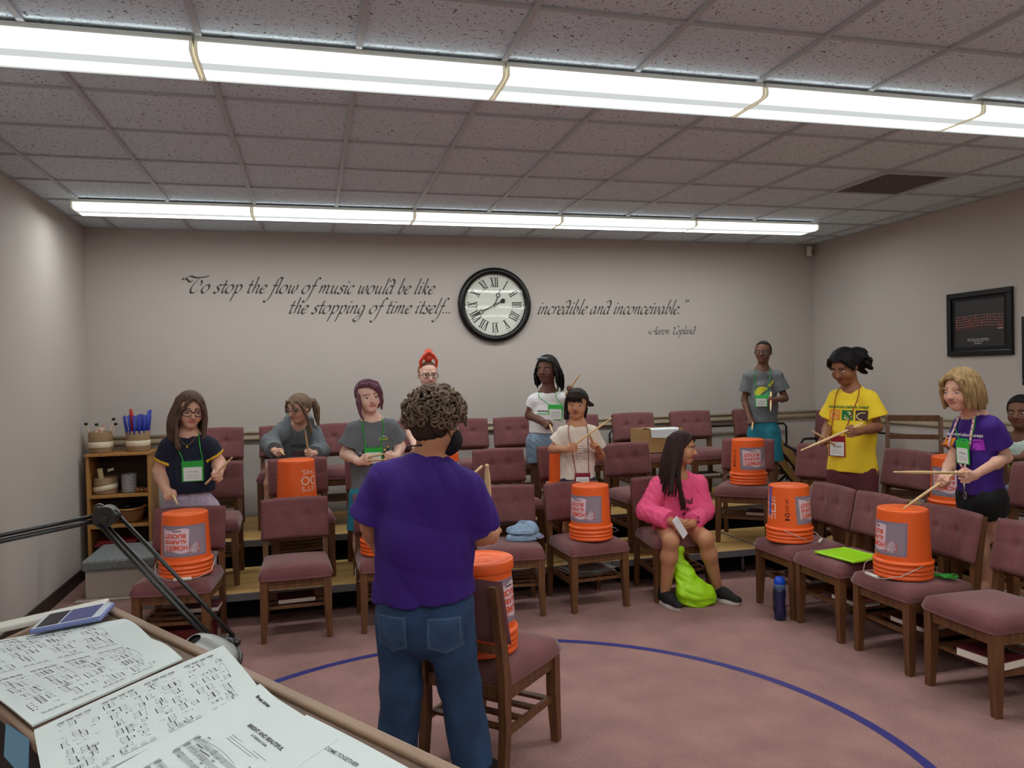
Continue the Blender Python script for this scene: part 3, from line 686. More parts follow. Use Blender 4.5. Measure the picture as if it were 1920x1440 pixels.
place('2i', 3.50, 5.80, Z1, -38, 'mauve chair turned in the corner under the bucket before the teal shorts boy')
place('2j', 3.66, 5.15, Z1, -62, 'mauve chair on the low riser left of the girl in yellow')
place('2k', 3.87, 4.62, Z1, -86, 'mauve chair on the low riser right of the girl in yellow')
place('2l', 3.92, 4.12, Z1, -88, 'mauve chair on the low riser under the bucket beside the purple shirt girl')
place('2m', 3.93, 3.63, Z1, -90, 'mauve chair on the low riser at the right edge before the seated child')
for k, xl, lab in (('3a', -.80, 'mauve back row chair at the left behind the girl in the navy shirt'), ('3b', -.235, 'mauve back row chair the girl in the grey hoodie sits on'), ('3c', .25, 'mauve back row chair between the hoodie girl and the purple-haired child'),
                   ('3d', .80, 'mauve back row chair beside the child in the blue shirt'), ('3e', 1.355, 'mauve back row chair just right of the curly-haired woman'), ('3f', 1.845, 'mauve back row chair left of the girl with black braids'),
                   ('3g', 2.45, 'mauve back row chair behind the cream shirt girl and the braided girl'), ('3h', 3.03, 'mauve back row chair with the cardboard box on it'), ('3i', 3.645, 'empty mauve back row chair behind the pink hoodie girl'), ('3j', 4.345, 'mauve back row chair behind the boy in teal shorts')):
    place(k, xl, 6.80, Z2, 0, lab)
kx = onx(1560, 776, 4.95)
place('3k', 4.60, 6.12, Z2, -52, 'mauve chair on the high riser behind the girl in yellow, by the right wall')
place('3m', 4.76, 4.15, Z2, -90, 'mauve chair on the high riser under the child at the right edge')
cw = chair(False); place('3l', 4.60, 5.13, Z2, -41, 'bare wooden chair without cushions beside the girl in yellow', cw); cw['group'] = 'bare wooden chairs'
place('cond', .713, 3.239, 0, -45, 'mauve chair seen from behind beside the curly-haired woman'); CH['cond'].rotation_euler = (0, 0, math.radians(180-45))

# ================================================================== orange buckets
M_or = mat('orange_plastic', (242, 100, 36), .38, spec=.5); M_lblg = mat('label_grey', (150, 134, 146), .45); M_lblb = mat('label_border', (122, 110, 138), .45); M_lblw = mat('label_paper', (226, 196, 206), .5)
M_lblo = mat('label_orange', (222, 84, 44), .5); M_lblk = mat('label_black', (30, 24, 28), .5); M_wht = mat('printed_white', (238, 224, 216), .5); M_blk = mat('printed_black', (40, 22, 16), .5); M_wire = mat('bail_wire', (200, 196, 190), .35, metal=.6); M_grip = mat('white_grip', (226, 222, 214), .5)
def brad(z): return .1405-.0118*(z-.095)/.26
def wrap0(V2, phi0, z0, off, flip=True):
    """flat print (x right, y up, upright as the maker printed it) onto the upturned bucket wall"""
    out = []
    for x, y in V2:
        if flip: x, y = -x, -y
        z = z0+y; r = brad(z)+off; a = phi0+x/brad(z); out.append((r*math.sin(a), -r*math.cos(a), z))
    return out
def rect(x0, x1, y0, y1, nx=12):
    V = [(x0+(x1-x0)*i/nx, y) for y in (y0, y1) for i in range(nx+1)]
    return V, [(i, i+1, nx+2+i, nx+1+i) for i in range(nx)]
def quad_outline(P, nx=12): return P
def bucket(handle='front', tape=False, lid=False):
    t = thing('bucket', '', 'bucket')
    prof = [(.139, .002), (.1485, 0), (.150, .004), (.150, .016), (.147, .018), (.147, .026), (.151, .028), (.151, .036), (.147, .038), (.147, .048), (.152, .050), (.152, .060), (.148, .062), (.149, .078), (.1535, .080), (.1535, .090), (.1445, .093), (.1405, .095)]
    prof += [(brad(z), z) for z in np.linspace(.10, .352, 10)]+[(.1285, .360), (.1265, .3655), (.122, .368), (.118, .367), (.060, .367), (.058, .3685), (.022, .3685), (.02, .367), (1e-4, .367)]
    b = MB(); b.lathe(prof, 56); b.lathe([(.139, .002), (.136, .09), (.127, .355), (1e-4, .355)], 40, 0); b.build('body', M_or, t)
    # label: grey panel, paper scroll with red words, logo square
    LS = 1.33
    def wrap(V2, phi0, z0, off, _w=wrap0): return _w([(x*LS, y*LS) for x, y in V2], phi0, z0, off)
    b = MB(); z0 = .215
    V, Fs = rect(-.108, .108, -.068, .068, 20); b.add(wrap(V, 0, z0, .0006), Fs, 0)
    for r_ in ((-.108, .108, -.0645, -.0615), (-.108, .108, .0615, .0645), ): V, Fs = rect(*r_, 20); b.add(wrap(V, 0, z0, .0010), Fs, 1)
    for r_ in ((-.1045, -.1015, -.0645, .0645), (.1015, .1045, -.0645, .0645)): V, Fs = rect(*r_, 2); b.add(wrap(V, 0, z0, .0010), Fs, 1)
    nx = 16; V = []
    for i in range(nx+1):
        s_ = i/nx; x = -.022+.110*s_; V += [(x-.004*math.cos(s_*3), -.052-.004*math.sin(s_*7)), (x, .046+.006*math.sin(s_*6))]
    b.add(wrap(V, 0, z0, .0011), [(2*i, 2*i+1, 2*i+3, 2*i+2) for i in range(nx)], 2)
    for txt, sz, cx, cy in (("HOMER'S", .030, .030, .018), ("ALL-PURPOSE", .023, .034, -.006), ("BUCKET", .026, .036, -.032)):
        V, Fs = flat_text(txt, sz, bold=.001); w_ = np.ptp(V[:, 0]); V = V*np.array([min(1, .098/w_), 1])+np.array([cx, cy]); b.add(wrap(V, 0, z0, .0016), Fs, 3)
    for i in range(9): V, Fs = rect(.006+i*.0045, .0094+i*.0045, -.047, -.042, 1); b.add(wrap(V, 0, z0, .0016), Fs, 4)
    c, s_ = math.cos(.785), math.sin(.785); sq = np.array([(-.022, -.022), (.022, -.022), (.022, .022), (-.022, .022)]); b.add(wrap(sq+np.array([-.048, .034]), 0, z0, .0012), [(0, 1, 2, 3)], 3)
    for k, txt in enumerate(('THE', 'HOME', 'DEPOT')):
        V, Fs = flat_text(txt, .0155, bold=.0004); V = V@np.array([[c, s_], [-s_, c]])*.95; b.add(wrap(V+np.array([-.048, .034])+np.array([-s_, c])*(.007-.0115*k), 0, z0, .0017), Fs, 2)
    b.build('label', [M_lblg, M_lblb, M_lblw, M_lblo, M_lblk], t)
    # recycling strip
    wrap = wrap0
    b = MB(); ph = math.radians(-84); z0 = .215
    V, Fs = flat_text('2', .03, bold=.001); b.add(wrap(V+np.array([0, -.068]), ph, z0, .0008), Fs)
    for k in range(7):
        V, Fs = rect(-.012+.001*(k % 3), .012-.001*(k % 2), -.033+k*.0062, -.0312+k*.0062, 2); b.add(wrap(V, ph, z0, .0008), Fs)
    for k in range(3):     # three chasing arrows
        a = 2*math.pi*k/3+.52; ca, sa = math.cos(a), math.sin(a); Rm = np.array([[ca, sa], [-sa, ca]])
        ar = np.array([(-.010, .008), (.004, .008), (.004, .004), (.013, .011), (.004, .018), (.004, .014), (-.010, .014)]); V = (ar@Rm)+np.array([0, .030]); b.add(wrap(V, ph, z0, .0008), [(0, 1, 5, 6), (2, 3, 4)])
    V, Fs = rect(-.014, .014, .054, .066, 2); b.add(wrap(V, ph, z0, .0008), Fs)
    b.build('recycling_print', M_blk, t)
    b = MB(); ph = math.radians(-143)
    for txt, sz, y in (("LET'S", .050, .040), ('DO', .088, -.030), ('THIS.', .050, -.076)):
        V, Fs = flat_text(txt, sz, bold=-.0005); w_ = np.ptp(V[:, 0]); V = V*np.array([.125/w_, 1])+np.array([0, y]); b.add(wrap(V, ph, .225, .0008), Fs)
    b.build('slogan_print', M_wht, t)
    if tape: V, Fs = rect(-.013, .013, -.126, .062, 2); MB().add(wrap(V, math.radians(-140), .235, .0018), Fs).build('blue_tape', mat('painter_tape', (70, 96, 186), .6), t)
    if handle:
        sg = -1 if handle == 'front' else 1; b = MB()
        P = [(-.156, 0, .085), (-.165, sg*.05, .070), (-.150, sg*.13, .035), (-.085, sg*.185, .010), (-.04, sg*.195, .008), (.04, sg*.195, .008), (.085, sg*.185, .010), (.150, sg*.13, .035), (.165, sg*.05, .070), (.156, 0, .085)]
        b.tube(P, .0024, 6); h = b.build('handle', M_wire, t)
        b = MB(); b.tube([(-.048, sg*.195, .010), (.048, sg*.195, .010)], .009, 10); b.build('grip', M_grip, h)
    if lid:
        b = MB(); b.lathe([(.137, .335), (.1385, .340), (.1385, .374), (.136, .378), (.130, .378), (.127, .374), (.06, .372), (.058, .374), (.03, .374), (.028, .372), (1e-4, .372)], 56); b.build('lid', M_or, t)
    return t
bk_front = bucket('front'); bk_back = bucket('back'); bk_tape = bucket('front', tape=True); bk_lid = bucket('back', lid=True)
_bu = set()
def put_bucket(src, x, y, z, deg, label):
    o = src if src.name not in _bu else copy_tree(src); _bu.add(src.name); o.location = (x, y, z); o.rotation_euler = (0, 0, math.radians(deg)); o['label'] = label; o['group'] = 'upturned orange buckets'; return o
SZ = .4745
put_bucket(bk_front, -.755, 4.97, SZ, 2, 'upturned orange bucket on the leftmost front chair, wire handle in front')
put_bucket(bk_back, -.125, 5.78, SZ+Z1, 185, 'upturned orange bucket in front of the grey hoodie girl')
put_bucket(bk_front, .43, 5.13, SZ, 40, 'upturned orange bucket mostly hidden by the left side of the standing woman')
put_bucket(bk_back, .93, 5.78, SZ+Z1, 60, 'upturned orange bucket glimpsed over the right shoulder of the woman')
put_bucket(bk_back, 1.855, 5.08, SZ, -47, 'upturned orange bucket on the front chair left of the pink hoodie girl')
put_bucket(bk_back, 1.925, 5.80, SZ+Z1, 130, 'upturned orange bucket behind the girl in the cream shirt')
put_bucket(bk_back, 3.495, 5.74, SZ+Z1, 2, 'upturned orange bucket in the corner before the boy in teal shorts')
put_bucket(bk_tape, 3.075, 4.555, SZ, 45, 'upturned orange bucket with a strip of blue tape over its slogan')
put_bucket(bk_front, 3.12, 3.575, SZ, -93, 'upturned orange bucket touched by the stick of the purple shirt girl')
put_bucket(bk_back, 3.93, 4.05, SZ+Z1, -50, 'upturned orange bucket behind the arm of the purple shirt girl')
put_bucket(bk_lid, .668, 3.185, SZ, 62, 'orange bucket with a lipped lid on the chair beside the standing woman')

# ================================================================== things on and under the chairs
M_hymn = mat('book_cover', (86, 26, 34), .5); M_page = mat('page_edges', (226, 218, 204), .8)
def book(x, y, z, deg, label, sz=(.16, .23, .032)):
    t = thing('songbook', label, 'book', (x, y, z), math.radians(deg), 'books on the chair racks'); w_, d, h = sz
    b = MB(); b.box((0, 0, .002), (w_, d, .004)); b.box((0, 0, h-.002), (w_, d, .004)); b.box((-w_/2+.002, 0, h/2), (.004, d, h)); b.build('cover', M_hymn, t)
    MB().box((.001, 0, h/2), (w_-.006, d-.006, h-.009)).build('pages', M_page, t)
RZ = .2075
book(-.13, 5.14, RZ, 274, 'thick pale-edged book under the empty second front chair'); book(-.70, 5.12, RZ, 266, 'book under the leftmost front chair'); book(.50, 5.12, RZ, 272, 'book under the chair left of the standing woman')
book(3.60, 5.72, RZ+Z1, 230, 'book under the corner chair before the boy in teal shorts'); book(3.13, 3.98, RZ, 184, 'book under the chair with the green folder'); book(3.16, 3.52, RZ, 182, 'book under the chair being drummed on'); book(3.10, 2.99, RZ, 188, 'thick white-edged book under the nearest right chair', (.17, .24, .045))
book(3.72, 5.06, RZ+Z1, 208, 'book under the chair left of the girl in yellow'); book(3.20, 4.50, RZ, 176, 'book under the chair with the blue taped bucket')
book(3.645, 6.74, RZ+Z2, 270, 'book under the empty back row chair at the right'); book(-.74, 5.80, RZ+Z1, 270, 'book under the second row chair behind the navy shirt girl')
t = thing('open_songbook', 'open booklet lying on the rack under the front bucket chair', 'book', (1.86, 5.20, RZ), .2)
b = MB(); b.grid(lambda u, v: ((u-.5)*.34, (v-.5)*.25, .012+.02*abs(math.sin((u-.5)*math.pi))), 14, 2); b.grid(lambda u, v: ((u-.5)*.34, (v-.5)*.25, .002+.012*abs(math.sin((u-.5)*math.pi))), 14, 2, back=True); b.build('pages', mat('grey_paper', (186, 178, 172), .8), t)
# cardboard box with paper
p = ony(1205, 835, 6.72); t = thing('cardboard_box', 'open cardboard box with white paper over its edge on a back row chair', 'box', (3.13, 6.72, .47+Z2), .03)
M_card = mat('corrugated_card', (176, 138, 92), .8, noise=(4, .1)); b = MB(); w_, d, h = .40, .28, .215
for (x, y, dx, dy) in ((0, -d/2, w_, .006), (0, d/2, w_, .006), (-w_/2, 0, .006, d), (w_/2, 0, .006, d)): b.box((x, y, h/2), (dx, dy, h))
b.box((0, 0, .004), (w_, d, .008)); b.build('carton', M_card, t)
b = MB(); V = [(-.13, .12, .19), (.16, .12, .19), (-.135, -.05, .222), (.155, -.05, .222), (-.135, -.138, .224), (.155, -.138, .224), (-.132, -.152, .212), (.150, -.152, .210), (-.128, -.153, .14), (.152, -.153, .125)]
b.add(V, [(2*i, 2*i+1, 2*i+3, 2*i+2) for i in range(4)]); b.build('paper', mat('white_paper', (226, 232, 236), .8), t)
# neon folder
f = [onz(u, v, SZ+.008) for u, v in ((1547, 1036), (1563, 1027), (1633, 1045), (1622, 1056))]
t = thing('plastic_folder', 'neon green plastic folder on the second right front chair', 'folder', (0, 0, 0)); M_neon = mat('neon_green', (160, 226, 20), .35, spec=.5)
ctr = sum(f)/4; q = f[3]-f[0]; an = math.atan2(q[1], q[0]); t.location = (ctr[0], ctr[1], SZ+.002)
b = MB(); b.bbox((0, 0, .006), (.31, .235, .012), .005); b.build('cover', M_neon, t).rotation_euler = (0, 0, 0); t.rotation_euler = (0, 0, an)
b = MB(); b.bbox((0, .11, .0135), (.29, .008, .005), .002); b.bbox((.145, 0, .0135), (.008, .2, .005), .002); b.build('zip_seam', mat('neon_seam', (190, 244, 70), .4), t)
# green lanyard heap on the drummed chair
t = thing('name_badge', 'crumpled green lanyard badge on the seat behind the drummed bucket', 'name badge', (3.27, 3.44, SZ)); M_lan = mat('green_lanyard', (44, 150, 52), .5)
b = MB(); b.tube(smooth_path([(.05*math.cos(i*1.3)*(1+.3*math.sin(i)), .045*math.sin(i*1.1), .006+.004*(i % 4)) for i in range(16)], 5), .0035, 6); b.build('cord', M_lan, t)
b = MB(); b.bbox((0, -.01, .012), (.07, .05, .006), .002); b.build('pouch', M_lan, t)
# folded denim
M_den = mat('pale_denim', (138, 160, 186), .85, noise=(24, .18), bump=(90, .4))
t = thing('denim_cap', 'pile of folded pale denim on the front chair beside the woman', 'clothing', (1.40, 5.20, SZ+.004), .2)
b = MB(); rr = random.Random(5)
for k, (sx_, sy_, h0, h1) in enumerate(((.125, .105, 0, .045), (.118, .10, .046, .075))):
    ph_ = [rr.uniform(0, 6) for _ in range(6)]
    def fn(u, v, sx_=sx_, sy_=sy_, h0=h0, h1=h1, ph_=ph_):
        a = 2*math.pi*u; r = math.sin(math.pi*min(v*1.0, 1)*.5); r = r**.7 if v < .85 else r
        rad = 1+.07*math.sin(3*a+ph_[0])+.05*math.sin(5*a+ph_[1])
        z = h1-(h1-h0)*v**3+.010*math.sin(4*a+ph_[2]+6*v)*(1-v)+.008*math.sin(9*v+ph_[3]+2*a)*(1-v)
        if k == 1: z += .035*math.exp(-((v*math.cos(a)-.1)**2+(v*math.sin(a))**2)*5)
        return (r*rad*sx_*math.cos(a), r*rad*sy_*math.sin(a), z)
    b.grid(fn, 40, 14)
    b.grid(lambda u, v, sx_=sx_, sy_=sy_, h0=h0: (v*sx_*.98*math.cos(2*math.pi*u), v*sy_*.98*math.sin(2*math.pi*u), h0), 40, 2, back=True)
b.build('denim', M_den, t)
b = MB(); b.grid(lambda u, v: ((.10+.05*v)*math.cos(.9*(u-.5)*2-.2), (.09+.045*v)*math.sin(.9*(u-.5)*2-.2), .02-.012*v), 14, 4); b.build('brim', mat('denim_grey', (120, 112, 134), .8), t)
# water bottle
p = onz(1468, 1164); t = thing('water_bottle', 'dark blue water bottle standing on the carpet beside the right front chairs', 'bottle', (p[0], p[1]+.03, 0))
b = MB(); b.lathe([(1e-4, 0), (.033, 0), (.037, .006), (.037, .08), (.034, .10), (.034, .125), (.037, .145), (.037, .19), (.034, .20), (1e-4, .20)], 32); b.build('body', mat('bottle_navy', (30, 34, 74), .15, spec=.6), t)
b = MB(); b.lathe([(.036, .20), (.038, .205), (.038, .228), (.034, .234), (1e-4, .234)], 32); b.build('collar', mat('bottle_collar', (78, 96, 130), .4), t)
b = MB(); b.lathe([(.036, .232), (.037, .245), (.032, .265), (.018, .277), (1e-4, .28)], 32); b.build('cap', mat('bottle_cap', (20, 70, 190), .3), t)
b = MB(); b.tube([(-.038, 0, .22), (-.046, 0, .19), (-.046, 0, .07), (-.038, 0, .05)], .004, 8); b.build('strap', M_dark, t)
# dark red crate under the leftmost chair
p = onz(345, 1190); t = thing('storage_crate', 'dark red plastic crate on the floor under the leftmost front chair', 'crate', (-.79, 5.12, 0), -.05)
M_crate = mat('crate_red', (110, 28, 34), .45); b = MB()
for (x, y, dx, dy) in ((0, -.12, .32, .006), (0, .12, .32, .006), (-.16, 0, .006, .24), (.16, 0, .006, .24)): b.box((x, y, .06), (dx, dy, .12))
b.box((0, 0, .004), (.32, .24, .008)); b.build('body', M_crate, t)
b = MB(); b.tube([(-.163, -.123, .12), (.163, -.123, .12), (.163, .123, .12), (-.163, .123, .12)], .007, 8, closed=True); b.build('rim', M_crate, t)
# ================================================================== smooth solid modelling for bodies and cloth
class Solid:
    """signed distance field built from blended round cones, meshed as one continuous surface"""
    def __init__(s): s.P = []
    def add(s, f, k=.02): s.P.append(('u', f, k)); return s
    def sub(s, f, k=.01): s.P.append(('s', f, k)); return s
    def cut(s, f): s.P.append(('i', f, 0)); return s
    def ev(s, X, act=None, gid=None):
        d = np.full(len(X), 9.0)
        for n, (op, f, k) in enumerate(s.P):
            if act is not None:
                sel = act[n][gid]
                if not sel.any(): continue
                idx = np.nonzero(sel)[0]; x = X[idx]; dd = d[idx]
            else: idx = slice(None); x = X; dd = d
            e = f(x)
            if op == 'u':
                h = np.maximum(k-np.abs(dd-e), 0)/max(k, 1e-6); r = np.minimum(dd, e)-h*h*k*.25
            elif op == 's':
                e = -e; h = np.maximum(k-np.abs(dd-e), 0)/max(k, 1e-6); r = np.maximum(dd, e)+h*h*k*.25
            else: r = np.maximum(dd, e)
            d[idx] = r
        return d
    def mesh(s, lo, hi, h, disp=None):
        lo = np.asarray(lo, float); B = 8; nb = np.maximum(1, np.ceil((np.asarray(hi)-lo)/(h*B)).astype(int))
        g = np.stack(np.meshgrid(*[np.arange(n) for n in nb], indexing='ij'), -1).reshape(-1, 3)
        ctr = lo+(g*B+(B-1)/2)*h; hd = h*B*.9; M = .012
        vals = np.stack([f(ctr) for _, f, _ in s.P]); um = np.full(len(ctr), 9.0); cd_ = s.ev(ctr)
        for n, (op, f, k) in enumerate(s.P):
            if op == 'u': um = np.minimum(um, vals[n])
        near = np.abs(cd_) < hd*1.5+.04
        act = []
        for n, (op, f, k) in enumerate(s.P):
            act.append((vals[n] < um+2*hd+k+M) if op == 'u' else ((vals[n] < hd*1.5+k+M) if op == 's' else np.ones(len(ctr), bool)))
        ids = np.nonzero(near)[0]
        D = np.repeat(np.repeat(np.repeat(cd_.reshape(nb), B, 0), B, 1), B, 2).astype(np.float32)
        off = np.stack(np.meshgrid(*[np.arange(B)]*3, indexing='ij'), -1).reshape(-1, 3)
        CH_ = 600
        for c in range(0, len(ids), CH_):
            ii = ids[c:c+CH_]; base = g[ii]*B
            X = lo+(base[:, None, :]+off[None])*h; gid = np.repeat(np.arange(len(ii)), B**3); X = X.reshape(-1, 3)
            v = s.ev(X, [a[ii] for a in act], gid)
            if disp is not None: v = v+disp(X)
            v = v.reshape(len(ii), B, B, B)
            for q, b_ in enumerate(base): D[b_[0]:b_[0]+B, b_[1]:b_[1]+B, b_[2]:b_[2]+B] = v[q]
        return nets(D, lo, h)
def nets(D, lo, h):
    I = D < 0; n = D.shape
    c = [I[i:n[0]-1+i, j:n[1]-1+j, k:n[2]-1+k] for i in (0, 1) for j in (0, 1) for k in (0, 1)]
    anyc = c[0].copy(); allc = c[0].copy()
    for q in c[1:]: anyc |= q; allc &= q
    A = np.argwhere(anyc & ~allc); idx = np.full([m-1 for m in n], -1, np.int32); idx[tuple(A.T)] = np.arange(len(A))
    acc = np.zeros((len(A), 3)); cnt = np.zeros(len(A))
    offs = [np.array([i, j, k]) for i in (0, 1) for j in (0, 1) for k in (0, 1)]
    val = [D[tuple((A+o).T)] for o in offs]
    for a in range(8):
        for b_ in range(a+1, 8):
            if np.abs(offs[a]-offs[b_]).sum() != 1: continue
            va, vb = val[a], val[b_]; m = (va < 0) != (vb < 0); t = np.where(m, va/(va-vb+1e-12), 0)
            acc[m] += offs[a]+(offs[b_]-offs[a])*t[m, None]; cnt[m] += 1
    V = lo+(A+acc/cnt[:, None])*h
    Q = []
    for ax in range(3):
        sl0 = [slice(1, -1)]*3; sl1 = [slice(1, -1)]*3; sl0[ax] = slice(0, -1); sl1[ax] = slice(1, None)
        a = I[tuple(sl0)]; b_ = I[tuple(sl1)]; e = np.argwhere(a != b_)
        if len(e) == 0: continue
        flip = a[tuple(e.T)]; u, v = [(1, 2), (2, 0), (0, 1)][ax]
        p = e.copy()
        for q in range(3):
            if q != ax: p[:, q] += 1
        def cell(du, dv):
            r = p.copy(); r[:, u] -= du; r[:, v] -= dv; return idx[tuple(r.T)]
        q4 = np.stack([cell(1, 1), cell(0, 1), cell(0, 0), cell(1, 0)], 1); q4[~flip] = q4[~flip][:, ::-1]; Q.append(q4)
    Q = np.concatenate(Q) if Q else np.zeros((0, 4), int); return V, Q[(Q >= 0).all(1)]
def np_mesh(name, V, Q, mats, parent, origin, mi=None):
    me = bpy.data.meshes.new(name); me.vertices.add(len(V)); me.vertices.foreach_set('co', (V-origin).astype(np.float32).ravel())
    me.loops.add(len(Q)*4); me.loops.foreach_set('vertex_index', Q.astype(np.int32).ravel())
    me.polygons.add(len(Q)); me.polygons.foreach_set('loop_start', np.arange(0, len(Q)*4, 4, dtype=np.int32)); me.polygons.foreach_set('loop_total', np.full(len(Q), 4, np.int32))
    for m in (mats if isinstance(mats, list) else [mats]): me.materials.append(m)
    if mi is not None: me.polygons.foreach_set('material_index', mi.astype(np.int32))
    me.polygons.foreach_set('use_smooth', np.ones(len(Q), bool)); me.update(calc_edges=True); me.validate()
    o = bpy.data.objects.new(name, me); COL.objects.link(o); o.parent = parent; return o
# primitives
def cone(a, b, ra, rb):
    a = np.asarray(a, float); b = np.asarray(b, float); ba = b-a; L = max(ba@ba, 1e-9)
    def f(X):
        p = X-a; t = np.clip(p@ba/L, 0, 1); return np.sqrt(((p-t[:, None]*ba)**2).sum(1))-(ra+(rb-ra)*t)
    return f
def ecap(a, b, ra, rb, fr, s):
    """round cone flattened along the unit direction fr (front-back) by the factor s"""
    a = np.asarray(a, float); b = np.asarray(b, float); fr = np.asarray(fr, float)
    def sq(v): return v+np.outer(v@fr, fr)*(s-1) if v.ndim > 1 else v+fr*(v@fr)*(s-1)
    ba = sq(b-a); L = max(ba@ba, 1e-9)
    def f(X):
        p = sq(X-a); t = np.clip(p@ba/L, 0, 1); return (np.sqrt(((p-t[:, None]*ba)**2).sum(1))-(ra+(rb-ra)*t))/(1+(s-1)*.5)
    return f
def ell(c, r, R=None):
    c = np.asarray(c, float); r = np.asarray(r, float); R = np.eye(3) if R is None else R
    def f(X):
        p = (X-c)@R/r; k0 = np.sqrt((p*p).sum(1)); k1 = np.sqrt(((p/r)**2).sum(1)); return k0*(k0-1)/(k1+1e-9)
    return f
def ball_(c, r):
    c = np.asarray(c, float); return lambda X: np.sqrt(((X-c)**2).sum(1))-r
def plane(p, n):
    p = np.asarray(p, float); n = np.asarray(n, float)/np.linalg.norm(n); return lambda X: (X-p)@n
def both(f, g): return lambda X: np.maximum(f(X), g(X))
def minus(f, g): return lambda X: np.maximum(f(X), -g(X))
def chain(P, r):
    fs = [cone(P[i], P[i+1], r[i], r[i+1]) for i in range(len(P)-1)]
    def f(X):
        d = fs[0](X)
        for g in fs[1:]: d = np.minimum(d, g(X))
        return d
    return f
def folds(seed, amp, fq):
    r = np.random.default_rng(seed); K = r.normal(size=(7, 3))*np.array([1, 1, .55])*fq; ph = r.uniform(0, 6, 7); w_ = r.uniform(.4, 1, 7)
    def f(X):
        q = np.zeros(len(X)); w0 = .8*np.sin(X@K[0]*.7)
        for n, (k, p, a) in enumerate(zip(K, ph, w_)):
            s_ = np.sin(X@k+p+w0); q += a*(s_ if n % 2 else 1.2-2.4*np.abs(s_)**.8)
        return amp*q/2.4
    return f
def unit(v): v = np.asarray(v, float); return v/(np.linalg.norm(v)+1e-12)

# ------------------------------------------------------------------ materials of people
def skin(name, rgb):
    m = mat(name, rgb, .55, spec=.35, noise=(18, .05)); b = m.node_tree.nodes['Principled BSDF']
    b.inputs['Subsurface Weight'].default_value = 0; return m
def hair_mat(name, rgb, hi=.5, st=(60, 60, 6)): return mat(name, rgb, .6, spec=.15, noise=(1.4, hi, st))
M_eyew = mat('eye_white', (186, 176, 170), .4); M_iris = mat('dark_iris', (46, 32, 24), .2)
SKIN = {'fair': ((212, 162, 140), (188, 112, 108)), 'pale': ((230, 186, 168), (196, 122, 116)), 'tan': ((194, 138, 104), (146, 82, 72)), 'brown': ((142, 94, 68), (120, 66, 60)), 'dark': ((112, 74, 56), (104, 60, 56)), 'deep': ((108, 72, 58), (96, 54, 52))}

def add_hand(S_, wr, fwd, lat, sc, curl=1.0):
    """five separate fingers on a palm; fwd from wrist to knuckles, lat towards the thumb side"""
    fwd = unit(fwd); lat = unit(np.asarray(lat)-fwd*(np.asarray(lat)@fwd)); nrm = np.cross(fwd, lat)   # palm faces -nrm or +nrm, chosen by sign of sc
    sg = 1 if sc > 0 else -1; sc = abs(sc); nrm = nrm*sg
    P = lambda f, l, n: wr+(fwd*f+lat*l+nrm*n)*sc
    S_.add(cone(P(-.02, 0, 0), P(.02, 0, 0), .023*sc, .022*sc), .02*sc)
    S_.add(cone(P(.02, .014, 0), P(.078, .026, 0), .0145*sc, .0125*sc), .016*sc); S_.add(cone(P(.02, -.012, 0), P(.072, -.028, 0), .0145*sc, .0115*sc), .016*sc); S_.add(cone(P(.025, 0, 0), P(.078, 0, .002), .0155*sc, .0125*sc), .016*sc)
    for l, L, r in ((.031, .94, .0088), (.0105, 1.05, .0092), (-.0105, .98, .0088), (-.030, .80, .0078)):
        k = P(.078-.1*abs(l), l, .002); a = np.array([np.cos(1.15*curl), np.sin(1.15*curl)]); a2 = np.array([np.cos(2.45*curl), np.sin(2.45*curl)]); a3 = np.array([np.cos(3.3*curl), np.sin(3.3*curl)])
        q1 = k+(fwd*a[0]-nrm*a[1])*.036*L*sc; q2 = q1+(fwd*a2[0]-nrm*a2[1])*.026*L*sc; q3 = q2+(fwd*a3[0]-nrm*a3[1])*.018*L*sc
        S_.add(chain([k, q1, q2, q3], [r*1.08*sc, r*sc, r*.93*sc, r*.8*sc]), .004*sc)
    S_.add(chain([P(.018, .020, -.006), P(.045, .043, -.020), P(.072, .036, -.034), P(.090, .022, -.040)], [.0135*sc, .0115*sc, .0100*sc, .0080*sc]), .008*sc)
    return P
def head_R(yaw, pitch, roll):
    """columns: left, back, up of the head; yaw turns the face from the camera side (-y) towards +x"""
    c, s = math.cos(yaw), math.sin(yaw); Rz = np.array([[c, -s, 0], [s, c, 0], [0, 0, 1]])
    c, s = math.cos(pitch), math.sin(pitch); Rx = np.array([[1, 0, 0], [0, c, -s], [0, s, c]])      # pitch>0 looks down
    c, s = math.cos(roll), math.sin(roll); Ry = np.array([[c, 0, s], [0, 1, 0], [-s, 0, c]])
    return Rz@Rx@Ry
